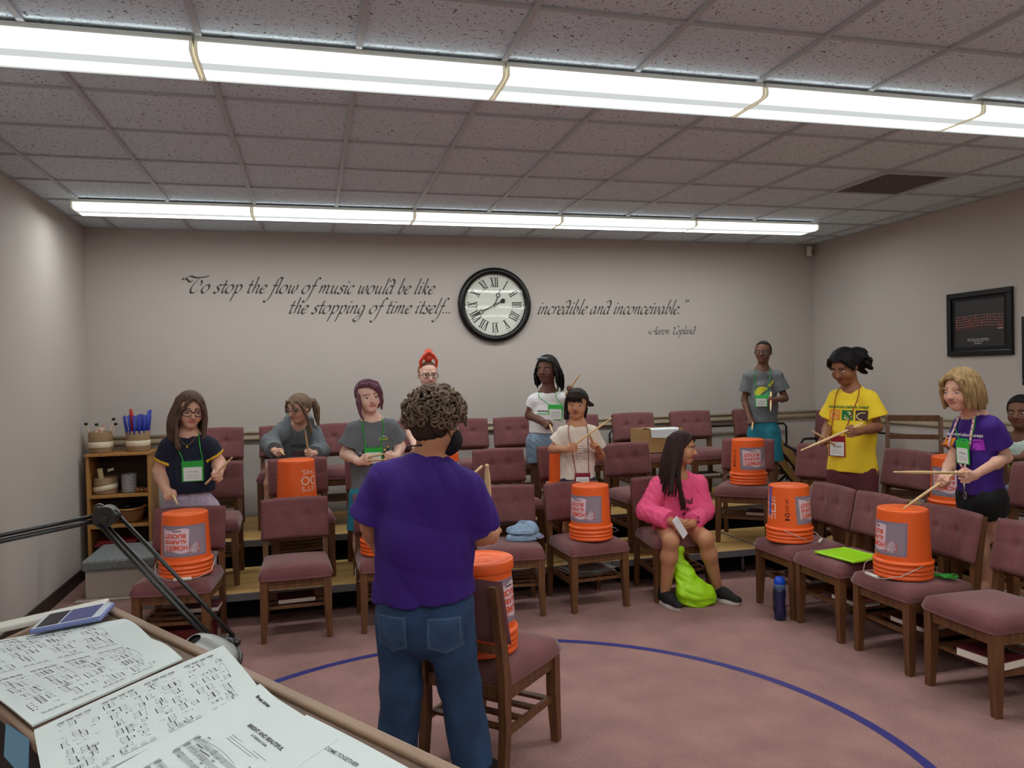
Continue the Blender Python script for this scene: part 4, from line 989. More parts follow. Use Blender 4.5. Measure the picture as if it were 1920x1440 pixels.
def add_head(S_, c, R, u):
    H = lambda x, y, z: c+R@(np.array([x, y, z])*u)
    S_.add(ell(H(0, .05, .12), np.array([.335, .41, .385])*u, R), .05*u)
    S_.add(ell(H(0, -.10, -.12), np.array([.285, .29, .33])*u, R), .12*u)
    S_.add(ell(H(0, -.22, -.36), np.array([.15, .15, .13])*u, R), .12*u)
    for s in (-1, 1):
        S_.add(ell(H(s*.16, -.26, -.14), np.array([.11, .10, .12])*u, R), .08*u)
        S_.add(ell(H(s*.345, .03, -.02), np.array([.03, .075, .115])*u, R), .02*u)
        S_.sub(ell(H(s*.145, -.435, .02), np.array([.085, .075, .05])*u, R), .05*u)
    S_.add(cone(H(0, -.37, .03), H(0, -.455, -.115), .030*u, .046*u), .05*u)
    for s in (-1, 1): S_.add(ball_(H(s*.042, -.415, -.125), .034*u), .03*u)
    S_.add(ell(H(0, -.372, -.215), np.array([.105, .035, .026])*u, R), .02*u); S_.add(ell(H(0, -.362, -.265), np.array([.088, .036, .028])*u, R), .02*u)
    S_.sub(ell(H(0, -.425, -.240), np.array([.10, .03, .006])*u, R), .01*u)
    for s in (-1, 1): S_.add(ell(H(s*.145, -.345, .105), np.array([.11, .04, .025])*u, R), .05*u)
    return H
GROUND = {}
def person(key, label, cfg):
    g = cfg.get; y0 = cfg['y']; P = lambda q: ony(q[0], q[1], y0+(q[2] if len(q) > 2 else 0))
    hc = P(cfg['head']); u = cfg['hh']; R = head_R(*[math.radians(a) for a in cfg['face']]); H = lambda x, y, z: hc+R@(np.array([x, y, z])*u)
    shR, shL = P(cfg['sh'][0]), P(cfg['sh'][1]); elR, elL = P(cfg['el'][0]), P(cfg['el'][1]); wrR, wrL = P(cfg['wr'][0]), P(cfg['wr'][1])
    pel = P(cfg['pel']); zf = cfg['zf']; ar = g('ar', .036); up = unit((shR+shL)/2-pel)
    left = unit(shL-shR); neck = (shR+shL)/2+np.array([0, .01, 0])+up*g('nkup', .012)
    shR = shR-up*ar*1.25+left*ar*.5; shL = shL-up*ar*1.25-left*ar*.5; fr = unit(np.cross(left, up)); left = np.cross(up, fr)          # fr points out of the chest
    bw = cfg['bw']; hw = g('hw', bw*.95); lr = g('lr', ar*1.75); dep = g('dep', 1.45); hsc = g('hsc', u/.225*.86)
    base = np.array([pel[0], pel[1], zf]) if 'base' not in cfg else np.array(cfg['base'])
    root = thing('person', label, 'person', tuple(base), 0, None); h = g('res', .0052)
    sk = skin('skin_'+cfg['skin'], SKIN[cfg['skin']][0]); lip = mat('lips_'+cfg['skin'], SKIN[cfg['skin']][1], .45)
    brow = mat('brow_'+key, cfg['hairc'], .7)
    hipR, hipL = pel-left*hw*.52-up*.02, pel+left*hw*.52-up*.02
    if 'legs' in cfg:
        knR, anR, knL, anL = [np.asarray(P(q)) for q in cfg['legs']]
    else:
        st_ = g('stance', .07); zk = zf+(pel[2]-zf)*.52
        fwd0 = unit(np.array([fr[0], fr[1], 0])); lf0 = unit(np.array([left[0], left[1], 0])); fb = np.array([pel[0], pel[1], 0])+fwd0*g('feet', 0.0)
        knR = np.array([*(fb-lf0*st_*1.05+fwd0*.015)[:2], zk]); knL = np.array([*(fb+lf0*st_*1.05+fwd0*.015)[:2], zk])
        anR = np.array([*(fb-lf0*st_*1.1-fwd0*.02)[:2], zf+.075]); anL = np.array([*(fb+lf0*st_*1.1-fwd0*.02)[:2], zf+.075])
    toe = cfg.get('toe') or (fr, fr); toes = [unit(np.array([t[0], t[1], 0])) for t in toe]
    # ---- body
    B = Solid(); add_head(B, hc, R, u)
    B.add(cone(H(0, .10, -.22), neck+up*.0+fr*-.005, .185*u+.006, .20*u+.008), .03); B.add(cone(neck-left*.03, neck+left*.03, .04, .04), .05)
    waist = pel+(neck-pel)*.42; chest = pel+(neck-pel)*.73
    B.add(ecap(pel-up*.03, waist, hw*.86, bw*.80, fr, dep), .05); B.add(ecap(waist, chest, bw*.80, bw*.86, fr, dep), .05)
    for a, b_, s in ((shR, elR, wrR), (shL, elL, wrL)):
        B.add(cone(neck-up*.012, a, .034, ar*1.12), .05)
        B.add(cone(a, b_, ar*1.22, ar*.95), .03); m_ = b_+(s-b_)*.3; B.add(cone(b_, m_, ar*.93, ar*.96), .02); B.add(cone(m_, s, ar*.95, ar*.62), .02)
    for hp, kn, an, td in ((hipR, knR, anR, toes[0]), (hipL, knL, anL, toes[1])):
        B.add(cone(hp, kn, lr*1.28, lr*.80), .04); m_ = kn+(an-kn)*.3; B.add(cone(kn, m_, lr*.76, lr*.80), .03); B.add(cone(m_, an, lr*.80, lr*.48), .03)
        B.add(cone(an-np.array([0, 0, .03]), an+td*.10-np.array([0, 0, .05]), .03, .022), .02)
    hands = cfg['hand']; HP = []
    for (w_, e_, hd, sg) in ((wrR, elR, hands[0], 1), (wrL, elL, hands[1], -1)):
        fw = unit(P(hd[0])-w_) if hd[0] is not None else unit(w_-e_); la = np.asarray(hd[1], float); cu = hd[2] if len(hd) > 2 else 1.0
        HP.append(add_hand(B, w_, fw, la, hsc*sg*(hd[3] if len(hd) > 3 else 1), cu))
    allp = np.array([hc, shR, shL, elR, elL, wrR, wrL, pel, hipR, hipL, knR, knL, anR, anL, anR+toes[0]*.12, anL+toes[1]*.12])
    lo = allp.min(0)-.22; hi = allp.max(0)+.22; lo[2] = max(lo[2], zf-.02)
    V, Q = B.mesh(lo, hi, h)
    fc = (V[Q].mean(1)-hc)@R/u; mi = np.zeros(len(Q), int)
    mi[(((fc[:, 0]/.115)**2+((fc[:, 2]+.24)/.058)**2) < 1) & (fc[:, 1] < -.30)] = 1
    for s in (-1, 1):
        x = (fc[:, 0]*s-.15)/.10; mi[(np.abs(x) < 1) & (np.abs(fc[:, 2]-.128+.035*x*x+.012*x) < .015*(1-.35*x)) & (fc[:, 1] < -.2)] = 2
    np_mesh('body', V, Q, [sk, lip, brow], root, base, mi)
    if g('eyes', 1):
        for s in (-1, 1):
            b = MB(); gz = g('gaze', .12); b.o = H(s*.145, -.322, .010)-base; b.M = R@np.array([[1, 0, 0], [0, math.cos(gz), -math.sin(gz)], [0, math.sin(gz), math.cos(gz)]]); r = .056*u
            n_ = 14; prof = [(math.sin(a), -math.cos(a)) for a in np.linspace(1e-3, math.pi-1e-3, 10)]
            V_ = [(p*math.cos(2*math.pi*j/n_)*r, z*r, p*math.sin(2*math.pi*j/n_)*r*g('lid', .62)) for p, z in prof for j in range(n_)]
            Fs = [(i*n_+j, i*n_+(j+1) % n_, (i+1)*n_+(j+1) % n_, (i+1)*n_+j) for i in range(9) for j in range(n_)]
            b.add(V_, Fs, 0, True); b.mi = [1 if k//n_ < 2 else 0 for k in range(len(Fs))]
            b.build('eye', [M_eyew, M_iris], root)
    # ---- clothing
    ctx = dict(P=P, H=H, hc=hc, u=u, R=R, shR=shR, shL=shL, elR=elR, elL=elL, wrR=wrR, wrL=wrL, neck=neck, pel=pel, up=up, left=left, fr=fr, bw=bw, hw=hw, ar=ar, lr=lr, dep=dep, root=root, base=base, hipR=hipR, hipL=hipL, knR=knR, knL=knL, anR=anR, anL=anL, zf=zf, h=h, HP=HP, toes=toes, lo=lo, hi=hi, chest=chest, waist=waist)
    if 'shirt' in cfg:
        sh = cfg['shirt']; Sh = Solid(); o = sh.get('o', .014); hem = P(sh['hem']) if isinstance(sh['hem'], tuple) else pel+up*sh['hem']; bb = sh.get('belly', 0)
        Sh.add(ecap(waist, chest, bw*.82+o+bb, bw*.88+o, fr, dep*.97), .05); Sh.add(ecap(pel-up*.12, waist, max(hw*.93, bw*.82)+o+.008+bb*.7, bw*.82+o+bb, fr, dep*.97), .05)
        slv = sh.get('slv', .5); flare = sh.get('flare', .016)
        for a, e_, w_ in ((shR, elR, wrR), (shL, elL, wrL)):
            Sh.add(cone(neck-up*.016, a, .034+o*.8, ar*1.12+o*.8), .05)
            if slv <= 1:
                d = e_-a; q = a+d*slv; Sh.add(both(cone(a, a+d*(slv+.25), ar*1.14+o, ar*1.08+o+flare), plane(q, d)), .025)
            else:
                q = e_+(w_-e_)*(slv-1); Sh.add(cone(a, e_, ar*1.12+o, ar*1.02+o+flare*.6), .035); Sh.add(both(cone(e_, e_+(w_-e_)*1.1, ar*1.02+o+flare*.6, ar*.85+o+flare*.3), plane(q, w_-e_)), .02)
        Sh.add(cone(neck-up*.012-fr*.012, neck-up*.04, .20*u+.010, .215*u+.020), .03)
        Sh.cut(plane(hem, -up if not sh.get('hemn') else np.asarray(sh['hemn'], float)))
        nk = sh.get('neck', .0); Sh.sub(cone(neck+up*(.035-nk)+fr*.035, H(0, .0, -.2), .19*u+.010+sh.get('nw', .0), .24*u+.02), .008)
        fs_ = folds(sum(map(ord, key)), sh.get('wr', .0032), sh.get('wf', 34))
        V, Q = Sh.mesh(lo, hi, h, disp=fs_); ms = sh['m'] if isinstance(sh['m'], list) else [sh['m']]; mi = None
        if 'paint' in sh: mi = sh['paint'](V[Q].mean(1), ctx)
        np_mesh(sh.get('name', 'shirt'), V, Q, ms, root, base, mi); ctx['cloth'] = lambda X: Sh.ev(X)+fs_(X)
    if 'pants' in cfg:
        pt = cfg['pants']; Pn = Solid(); o = pt.get('o', .012); L = pt['len']; fl = pt.get('flare', .012)
        Pn.add(ecap(pel-up*.04, pel+(waist-pel)*.75, hw*.90+o, bw*.80+o*.7, fr, dep*.95), .05)
        for hp, kn, an in ((hipR, knR, anR), (hipL, knL, anL)):
            if L <= 1:
                d = kn-hp; Pn.add(both(cone(hp, hp+d*(L+.2), lr*1.28+o, lr*.95+o+fl), plane(hp+d*L, d)), .03)
            else:
                d = an-kn; q = kn+d*(L-1); Pn.add(cone(hp, kn, lr*1.28+o, lr*.82+o+fl*.5), .035); Pn.add(both(cone(kn, kn+d*1.08, lr*.82+o+fl*.5, lr*.62+o+fl), plane(q, d)), .02)
        Pn.cut(plane(pel+(waist-pel)*.8, up))
        fo = folds(sum(map(ord, key))+5, pt.get('wr', .003), 30); V, Q = Pn.mesh(lo, hi, h, disp=fo); ms = pt['m'] if isinstance(pt['m'], list) else [pt['m']]; mi = None
        if 'paint' in pt: mi = pt['paint'](V[Q].mean(1), ctx)
        np_mesh(pt.get('name', 'shorts'), V, Q, ms, root, base, mi); fp = fo; ctx['legcloth'] = lambda X: Pn.ev(X)+fp(X)
    if g('shoes') is not None:
        up_, so_ = cfg['shoes']
        for an, td, kn in ((anR, toes[0], knR), (anL, toes[1], knL)):
            x = np.cross(td, [0, 0, 1.0]); z0 = zf; sl = g('shoel', .95); gd = np.array([an[0], an[1], z0])
            Rm = np.stack([x, td, [0, 0, 1.0]], 1)
            Q_ = lambda a, f, z: gd+Rm@(np.array([a, f, z])*sl)
            U_ = Solid(); U_.add(cone(Q_(0, -.045, .045), Q_(0, .05, .045), .037*sl, .040*sl), .02); U_.add(cone(Q_(0, .05, .040), Q_(.004, .165, .028), .040*sl, .031*sl), .03); U_.add(cone(Q_(0, -.035, .06), Q_(0, -.028, .098), .038*sl, .036*sl), .03)
            U_.add(cone(Q_(0, .02, .075), Q_(0, .09, .058), .022*sl, .018*sl), .03)
            U_.cut(plane(Q_(0, 0, .024), [0, 0, -1])); U_.cut(plane(Q_(0, -.03, .108), unit(np.array([0, 0, 1.0])-td*.25)))
            V, Q = U_.mesh(gd+np.array([-.25, -.25, -.01]), gd+np.array([.25, .25, .16]), min(h, .004)); s_ = np_mesh('shoe', V, Q, up_, root, base)
            pts = [(.036*math.cos(a)*(1.0 if math.sin(a) < 0 else 1.08)*sl, ((.055+.125*max(0, math.sin(a))+.045*min(0, math.sin(a))) if math.sin(a) > 0 else .055+.145*math.sin(a))*sl-.0) for a in np.linspace(0, 2*math.pi, 29)[:-1]]
            b = MB(); b.o = gd-base; b.M = Rm; b.prism([(p*1.06, q) for p, q in pts], 0.001, .026*sl); b.build('sole', so_, s_)
            b = MB(); b.o = gd-base; b.M = Rm
            for k in range(4): f = .04+.022*k; z = .098-.012*k; b.tube([np.array([-.022, f-.004, z-.012])*sl, np.array([0, f, z])*sl, np.array([.022, f-.004, z-.012])*sl], .0028, 6)
            b.build('laces', so_ if g('lace') is None else cfg['lace'], s_)
    return ctx
# ------------------------------------------------------------------ hair
def hair_cap(ctx, thick=.012, front=.20, name='hair', m=None, low=-.18, locks=(), disp=None, ears=False, res=None, side=.10, subs=()):
    """cap over the skull cut back from the face, with falling locks blended in; head units"""
    u, H, R, hc = ctx['u'], ctx['H'], ctx['R'], ctx['hc']; S_ = Solid(); t = thick/u
    cap = ell(H(0, .05, .12), (np.array([.335, .41, .385])+t)*u, R)
    cap = both(cap, lambda X: -(((X-hc)@R)[:, 2]-low*u))
    # face opening: everything in front of a curved hairline
    def opening(X):
        q = (X-hc)@R/u; hl = front+.10-.9*q[:, 0]**2
        return np.maximum(q[:, 1]+side-.55*np.maximum(q[:, 2], 0)**1.5+.25*np.maximum(-q[:, 2], 0)*0, q[:, 2]-hl)*u*.8
    S_.add(minus(cap, opening), .01)
    for k, (pts, r) in enumerate(locks):
        W = [H(*p) if not isinstance(p, np.ndarray) else p for p in pts]; S_.add(chain(W, [x*u if x > .02 else x for x in r]), .006)
    for f in subs: S_.sub(f, .006)
    L = np.array([H(*p) if not isinstance(p, np.ndarray) else p for pts, _ in locks for p in pts]+[H(.5, .6, .65), H(-.5, -.5, -.4), H(.5, -.5, -.4), H(-.5, .6, .65)])
    V, Q = S_.mesh(L.min(0)-.06, L.max(0)+.06, res or ctx['h']*.85, disp=disp)
    o = np_mesh(name, V, Q, m, ctx['root'], ctx['base']); return o
def hang(start, length, out, sway, r0, r1, n=5, rnd=random):
    """a lock of hair in head units: leaves the head at start, falls length"""
    x, y, z = start; pts = []
    for i in range(n+1):
        t = i/n; pts.append((x+out[0]*math.sin(min(1, t*1.6)*math.pi/2)+sway*math.sin(t*3+x*9)*t, y+out[1]*math.sin(min(1, t*1.6)*math.pi/2), z-length*t))
    return pts, [r0+(r1-r0)*(i/n)**1.5 for i in range(n+1)]
def glasses(ctx, rgb, w=.125, hgt=.085, rect_=.8, th=.012):
    u, H, base = ctx['u'], ctx['H'], ctx['base']; b = MB(); m = mat('glasses_%d_%d_%d' % rgb, rgb, .3)
    for s in (-1, 1):
        P_ = []
        for a in np.linspace(0, 2*math.pi, 21)[:-1]:
            c, q = math.cos(a), math.sin(a); e = .55; P_.append(H(s*.16+w*np.sign(c)*abs(c)**e, -.435+.03*abs(c), .005+hgt*np.sign(q)*abs(q)**e)-base)
        b.tube(P_, th*u, 6, closed=True); b.tube([H(s*.285, -.40, .03)-base, H(s*.335, -.30, .03)-base, H(s*.375, .02, .02)-base], th*u*.8, 6)
    b.tube([H(-.04, -.44, .03)-base, H(0, -.455, .04)-base, H(.04, -.44, .03)-base], th*u*.8, 6); g_ = b.build('glasses', m, ctx['root'])
    b = MB()
    for s in (-1, 1):
        n0 = [H(s*.16+w*.95*np.sign(math.cos(a))*abs(math.cos(a))**.55, -.437, .005+hgt*.95*np.sign(math.sin(a))*abs(math.sin(a))**.55)-base for a in np.linspace(0, 2*math.pi, 21)[:-1]]; b.add(n0, [list(range(20))])
    b.build('lenses', M_glass, g_)
# ------------------------------------------------------------------ things people hold and wear
def stick(grip, tip, label, butt=.07, k=1.0):
    """a drumstick whose shaft passes through grip and points at tip"""
    d = unit(np.asarray(tip)-np.asarray(grip)); a = np.asarray(grip)-d*butt; Ln = np.linalg.norm(np.asarray(tip)-a)
    x, y, z = basis(d); b = MB(); b.M = np.stack([x, y, z], 1)
    b.lathe([(r_*k if r_ > 1e-3 else r_, z_) for r_, z_ in [(1e-4, 0), (.0062, .001), (.0078, .006), (.0080, Ln*.7), (.0062, Ln*.86), (.0040, Ln*.945), (.0048, Ln*.965), (.0050, Ln*.98), (.0034, Ln*.995), (1e-4, Ln)]], 14)
    o = b.build('drum_stick', M_stick); o.location = tuple(a); return tag(o, label, 'drumstick', 'drumsticks')
def on_cloth(ctx, V3, off=.002, steps=14, fn='cloth', sg=1):
    """slide points along the chest direction until they lie on the shirt"""
    X = np.array(V3, float); f = ctx[fn]; d = -ctx['fr']*sg
    for _ in range(steps): X = X+d*np.clip(f(X)-off, -.03, .03)[:, None]*.9
    return X
def fine(V, Fs, e=.009):
    """cut flat print outlines into small triangles so that they can follow a curved surface"""
    bm = bmesh.new(); vs_ = [bm.verts.new((float(p[0]), float(p[1]), 0)) for p in V]
    for f in Fs:
        try: bm.faces.new([vs_[i] for i in f])
        except ValueError: pass
    bmesh.ops.triangulate(bm, faces=bm.faces[:])
    for _ in range(4):
        E_ = [q for q in bm.edges if q.calc_length() > e]
        if not E_: break
        bmesh.ops.subdivide_edges(bm, edges=E_, cuts=1); bmesh.ops.triangulate(bm, faces=bm.faces[:])
    bm.verts.index_update(); V2 = np.array([v.co[:2] for v in bm.verts]); F2 = [[v.index for v in f.verts] for f in bm.faces]; bm.free(); return V2, F2
def shirt_print(ctx, name, items, mats_, at, back=False, f='cloth'):
    """items: (verts2D, faces, material) in metres; at = point on the chest"""
    b = MB(); sg = -1 if back else 1; L, U_, F_ = ctx['left']*sg, ctx['up'], ctx['fr']*sg
    for k, (V, Fs, m) in enumerate(items):
        V, Fs = fine(V, Fs); X = at+np.outer(V[:, 0], L)+np.outer(V[:, 1], U_)+F_*.17; b.add(on_cloth(ctx, X, .0030+.0002*min(k, 12), 18, f, sg)-ctx['base'], Fs, m)
    return b.build(name, mats_, ctx['root'])
def badge(ctx, label, q, w, h, col, card=True, cord=.003, y=None, name_rows=1, flat=False, extra=None):
    """lanyard badge: cord round the neck and a pouch at the picture-measured spot"""
    m = mat('badge_%d_%d_%d' % col, col, .5); c0 = ctx['P'](q); U_, L, F_ = ctx['up'], ctx['left'], ctx['fr']
    c = on_cloth(ctx, [c0+F_*.12], .013)[0] if not flat else c0; top = c+U_*h/2
    t = thing('name_badge', label, 'name badge', tuple(c), group='lanyard name badges')
    R = np.stack([L, -F_, U_], 1); b = MB(); b.M = R; b.bbox((0, 0, 0), (w, .005, h), .002); b.build('pouch', m, t)
    if card:
        b = MB(); b.M = R; b.box((0, -.0032, -h*.13), (w*.84, .001, h*.66)); 
        ca = b.build('card', mat('badge_card', (222, 226, 224), .6), t)
        b = MB(); b.M = R; rr = random.Random(len(label)); x = -w*.24
        while x < w*.24:          # handwriting too small to read
            a = rr.uniform(.006, .011); b.tube([(x, -.0042, -h*.02+rr.uniform(-.004, .004)), (x+a*.5, -.0042, -h*.02+rr.uniform(-.006, .006)), (x+a, -.0042, -h*.02+rr.uniform(-.004, .004))], .0010, 4); x += a*.9
        b.box((0, -.0040, -h*.20), (w*.5, .0004, .0016)); b.box((0, -.0040, -h*.30), (w*.58, .0004, .0014)); b.build('writing', mat('badge_ink', (58, 52, 60), .7), ca)
    b = MB(); nk = ctx['neck']
    for s in (-1, 1):
        n0 = nk+L*s*(.19*ctx['u']+.022)+U_*.022-F_*.004; n1 = nk+L*s*(.19*ctx['u']+.030)-U_*.035+F_*.06; e = top+L*s*w*.42
        pts = smooth_path([n0, n1, n1+(e-n1)*.5, e], 5); X = on_cloth(ctx, [p+F_*.10 for p in pts], cord+.002); k = [i for i in range(len(pts))]
        pts = [X[i] if 4 <= i else np.where(True, X[i] if ctx['cloth'](np.array([pts[i]]))[0] < .01 else pts[i], 0) for i in k]
        pts = [p if (p-e)@U_ > .0 or i == len(pts)-1 else e for i, p in enumerate(pts)]; pts[-1] = e
        b.tube([p-c for p in pts], cord, 6)
    n0 = [nk+L*s*(.19*ctx['u']+.022)+U_*.022-F_*.004 for s in (-1, 1)]; b.tube([p-c for p in smooth_path([n0[0], nk+U_*.03-F_*.065, n0[1]], 6)], cord, 6)
    b.build('cord', m, t); return t
# ================================================================== the people
rnd = random.Random(21)
def long_locks(L, a0, a1, n, r0=.055, r1=.02, z=.22, bulge=.10, sway=.03, both_sides=True, jit=.04, rad=(.35, .43), xoff=0):
    out = []
    for s in ((-1, 1) if both_sides else (both_sides if isinstance(both_sides, int) and both_sides in (-1, 1) else 1,)):
        for i in range(n):
            a = math.radians(a0+(a1-a0)*(i+.5)/n)+rnd.uniform(-.03, .03); sx, cy = math.sin(a)*s, -math.cos(a)
            st = (sx*rad[0]*.93+xoff, .05+cy*rad[1]*.93, z+rnd.uniform(-.05, .05)); ln = L*(1+rnd.uniform(-jit*2, jit))
            out.append(hang(st, ln, (sx*bulge, cy*bulge), sway*rnd.uniform(-1, 1), r0*rnd.uniform(.85, 1.1), r1))
    return out
def strand_disp(amp, fq, ctx):
    R, hc = ctx['R'], ctx['hc']
    def f(X):
        q = (X-hc)@R; a = np.arctan2(q[:, 0], q[:, 1]-.01); return amp*(np.sin(a*fq)+.6*np.sin(a*fq*1.7+1.3+q[:, 2]*9))
    return f
def grip(ctx, i): return ctx['HP'][i](.066, .022, -.018)
M_navy = mat('navy_cotton', (24, 27, 48), .85, bump=(200, .15)); M_yel = mat('yellow_trim', (224, 178, 40), .8); M_lilac = mat('lilac_print_cotton', (176, 158, 178), .85, noise=(60, .2))
M_ggrey = mat('grey_cotton', (104, 108, 112), .88, noise=(6, .06), bump=(200, .15)); M_teal = mat('teal_shorts', (32, 120, 140), .8); M_hood = mat('grey_fleece', (104, 110, 114), .92, noise=(8, .08), bump=(240, .2))
M_white = mat('white_cotton', (226, 224, 226), .85); M_cream = mat('cream_cotton', (226, 212, 198), .85); M_denimb = mat('light_denim', (128, 146, 166), .85, noise=(30, .2, (1, 1, .3)), bump=(150, .3))
M_purple = mat('purple_cotton', (56, 24, 116), .85, noise=(5, .08), bump=(220, .12)); M_jean = mat('dark_denim', (40, 66, 100), .85, noise=(9, .25), bump=(180, .3)); M_pink = mat('pink_fleece', (242, 92, 142), .9, noise=(6, .05), bump=(240, .2))
M_yellow = mat('yellow_cotton', (232, 200, 44), .85); M_maroon = mat('maroon_shorts', (92, 42, 48), .85); M_blackc = mat('black_cotton', (20, 19, 22), .85); M_bluec = mat('bright_blue_cotton', (30, 128, 210), .85); M_mint = mat('mint_cotton', (196, 214, 204), .85)
M_flower = mat('navy_flower_cotton', (34, 36, 64), .85, noise=(45, .9)); M_striped = mat('black_shorts', (34, 36, 40), .85)
M_shoeb = mat('black_knit', (22, 22, 24), .7); M_solew = mat('white_sole', (224, 220, 214), .6); M_shoew = mat('white_shoe', (222, 218, 208), .6); M_solek = mat('dark_sole', (40, 38, 38), .7)
X3 = lambda x, y, z: np.array([x, y, z], float)

# --- girl in navy shirt
c = person('navy', 'girl with long brown hair and glasses in a navy shirt with yellow trim', dict(y=5.53, zf=Z1, head=(356, 769, -.03), hh=.232, face=(20, 12, 4), skin='fair', hairc=(70, 52, 44),
    sh=((312, 822, .0), (395, 820, .0)), el=((300, 884, .03), (410, 868, .03)), wr=((311, 918, -.16), (410, 888, -.22)), hand=[((320, 933, -.24), X3(1, -.3, .2)), ((413, 894, -.32), X3(-.4, -.2, 1))],
    pel=(358, 953), bw=.132, hw=.145, ar=.045, lr=.075,
    shirt=dict(m=[M_navy, M_yel], hem=(358, 921), slv=.56, belly=.022, o=.012, wr=.0026, paint=lambda C, k: ((np.abs((C-(k['shR']+(k['elR']-k['shR'])*.535))@unit(k['elR']-k['shR'])) < .009) & (np.linalg.norm(C-k['shR']-(k['elR']-k['shR'])*.56, axis=1) < .085) | (np.abs((C-(k['shL']+(k['elL']-k['shL'])*.535))@unit(k['elL']-k['shL'])) < .009) & (np.linalg.norm(C-k['shL']-(k['elL']-k['shL'])*.56, axis=1) < .085) | (np.linalg.norm(C-k['neck']-k['up']*.03, axis=1) < .072) & ((C-k['neck'])@k['up'] > -.012)).astype(int)),
    pants=dict(m=M_lilac, len=1.9, name='pants'), shoes=(M_shoew, M_solew)))
Hm = hair_mat('hair_brown', (92, 72, 60), .4)
hair_cap(c, .014, .26, m=Hm, low=-.30, locks=long_locks(1.14, 62, 175, 10, .075, .03, bulge=.16, sway=.05)+[([(.02, -.34, .42), (.16, -.40, .30), (.27, -.36, .10), (.36, -.26, -.25), (.38, -.30, -.6), (.34, -.32, -.92)], [.04, .05, .06, .065, .055, .02]), ([(-.02, -.34, .42), (-.18, -.39, .28), (-.30, -.33, .05), (-.38, -.24, -.3), (-.37, -.30, -.65), (-.30, -.36, -1.0)], [.04, .05, .06, .07, .06, .02])], disp=strand_disp(.0018, 34, c))
glasses(c, (62, 34, 36), .135, .08)
badge(c, 'green lanyard badge on the girl in the navy shirt', (366, 880), .135, .135, (40, 160, 60), cord=.0038)
b = MB(); n_ = c['neck']; nk_ = [on_cloth(c, [n_+c['left']*s*.05+c['up']*z+c['fr']*.12], .003)[0] for s, z in ((-1, .0), (-.6, -.035), (0, -.055), (.6, -.035), (1, .0))]
b.tube([p-c['base'] for p in smooth_path(nk_, 5)], .0016, 5); b.ball(nk_[2]-c['base']-c['up']*.012+c['fr']*.004, .009, 10); b.build('necklace', mat('gold', (206, 170, 70), .3, metal=.8), c['root'])
stick(grip(c, 0), ony(333, 946, 5.12), 'drumstick in the right hand of the girl in navy, held low', butt=.22); stick(grip(c, 1), ony(436, 857, 5.20), 'drumstick pointing up in the left hand of the girl in navy', butt=.10)

# --- seated girl in grey hoodie
c = person('hoodie', 'seated girl in a grey hoodie with a ponytail and glasses, looking left', dict(y=6.72, zf=Z2, head=(561, 766, -.22), hh=.225, face=(-48, 14, 0), skin='fair', hairc=(96, 76, 60),
    sh=((527, 797, -.13), (592, 806, -.10)), el=((507, 832, -.22), (600, 845, -.15)), wr=((515, 846, -.40), (588, 851, -.38)), hand=[((524, 848, -.50), X3(.6, -.1, .6)), ((578, 849, -.46), X3(-.3, -.2, 1))],
    pel=(556, 876, .06), bw=.135, ar=.040, lr=.062, hw=.14, legs=((511, 876, -.36), (502, 982, -.32), (590, 880, -.38), (592, 985, -.34)),
    shirt=dict(m=M_hood, hem=-.05, slv=1.86, o=.024, belly=.02, flare=.012, wr=.006, wf=26, name='hoodie', nw=.012), pants=dict(m=M_striped, len=.72, o=.014), shoes=(M_shoew, M_solew)))
b = MB(); n_ = c['neck']; pts = [n_+c['left']*x+c['fr']*y+c['up']*z for x, y, z in ((-.07, .05, .0), (-.095, -.02, .035), (-.06, -.09, .045), (.0, -.11, .04), (.06, -.09, .045), (.095, -.02, .035), (.07, .05, .0))]
b.tube([p-c['base'] for p in smooth_path(pts, 5)], .03, 12); b.build('hood', M_hood, c['root'])
shirt_print(c, 'print', [((V_:=flat_text('OOSA', .042, bold=.001))[0]+np.array([0, -.0]), V_[1], 0)]+[([(-.05+.0*i, -.045-i*.02), (.07, -.04-i*.02), (.07, -.028-i*.02), (-.05, -.033-i*.02)], [(0, 1, 2, 3)], 1) for i in range(2)], [mat('print_dark', (48, 52, 60), .8), mat('print_rose', (120, 66, 76), .8)], c['chest']-c['up']*.03)
hair_cap(c, .012, .22, m=hair_mat('hair_lightbrown', (112, 92, 74), .45), low=-.18, locks=[([(.12, .42, .18), (.16, .56, .10), (.18, .62, -.15), (.14, .60, -.5), (.16, .56, -.8)], [.10, .12, .13, .10, .04]), ([(.22, -.20, .34), (.35, -.12, .06), (.39, -.06, -.35), (.40, -.06, -.85)], [.05, .06, .05, .02]), ([(-.14, -.34, .36), (-.25, -.34, .18), (-.30, -.28, .0)], [.05, .05, .02]), ([(.05, -.36, .38), (.16, -.38, .25), (.22, -.33, .06)], [.05, .05, .02])], disp=strand_disp(.0015, 30, c))
glasses(c, (120, 96, 96), .12, .08)
stick(grip(c, 1), ony(572, 808, 6.20), 'drumstick held upright by the seated girl in the grey hoodie', butt=.10); stick(grip(c, 0), ony(533, 853, 5.98), 'drumstick pointing at the camera in the right hand of the hoodie girl', butt=.12)

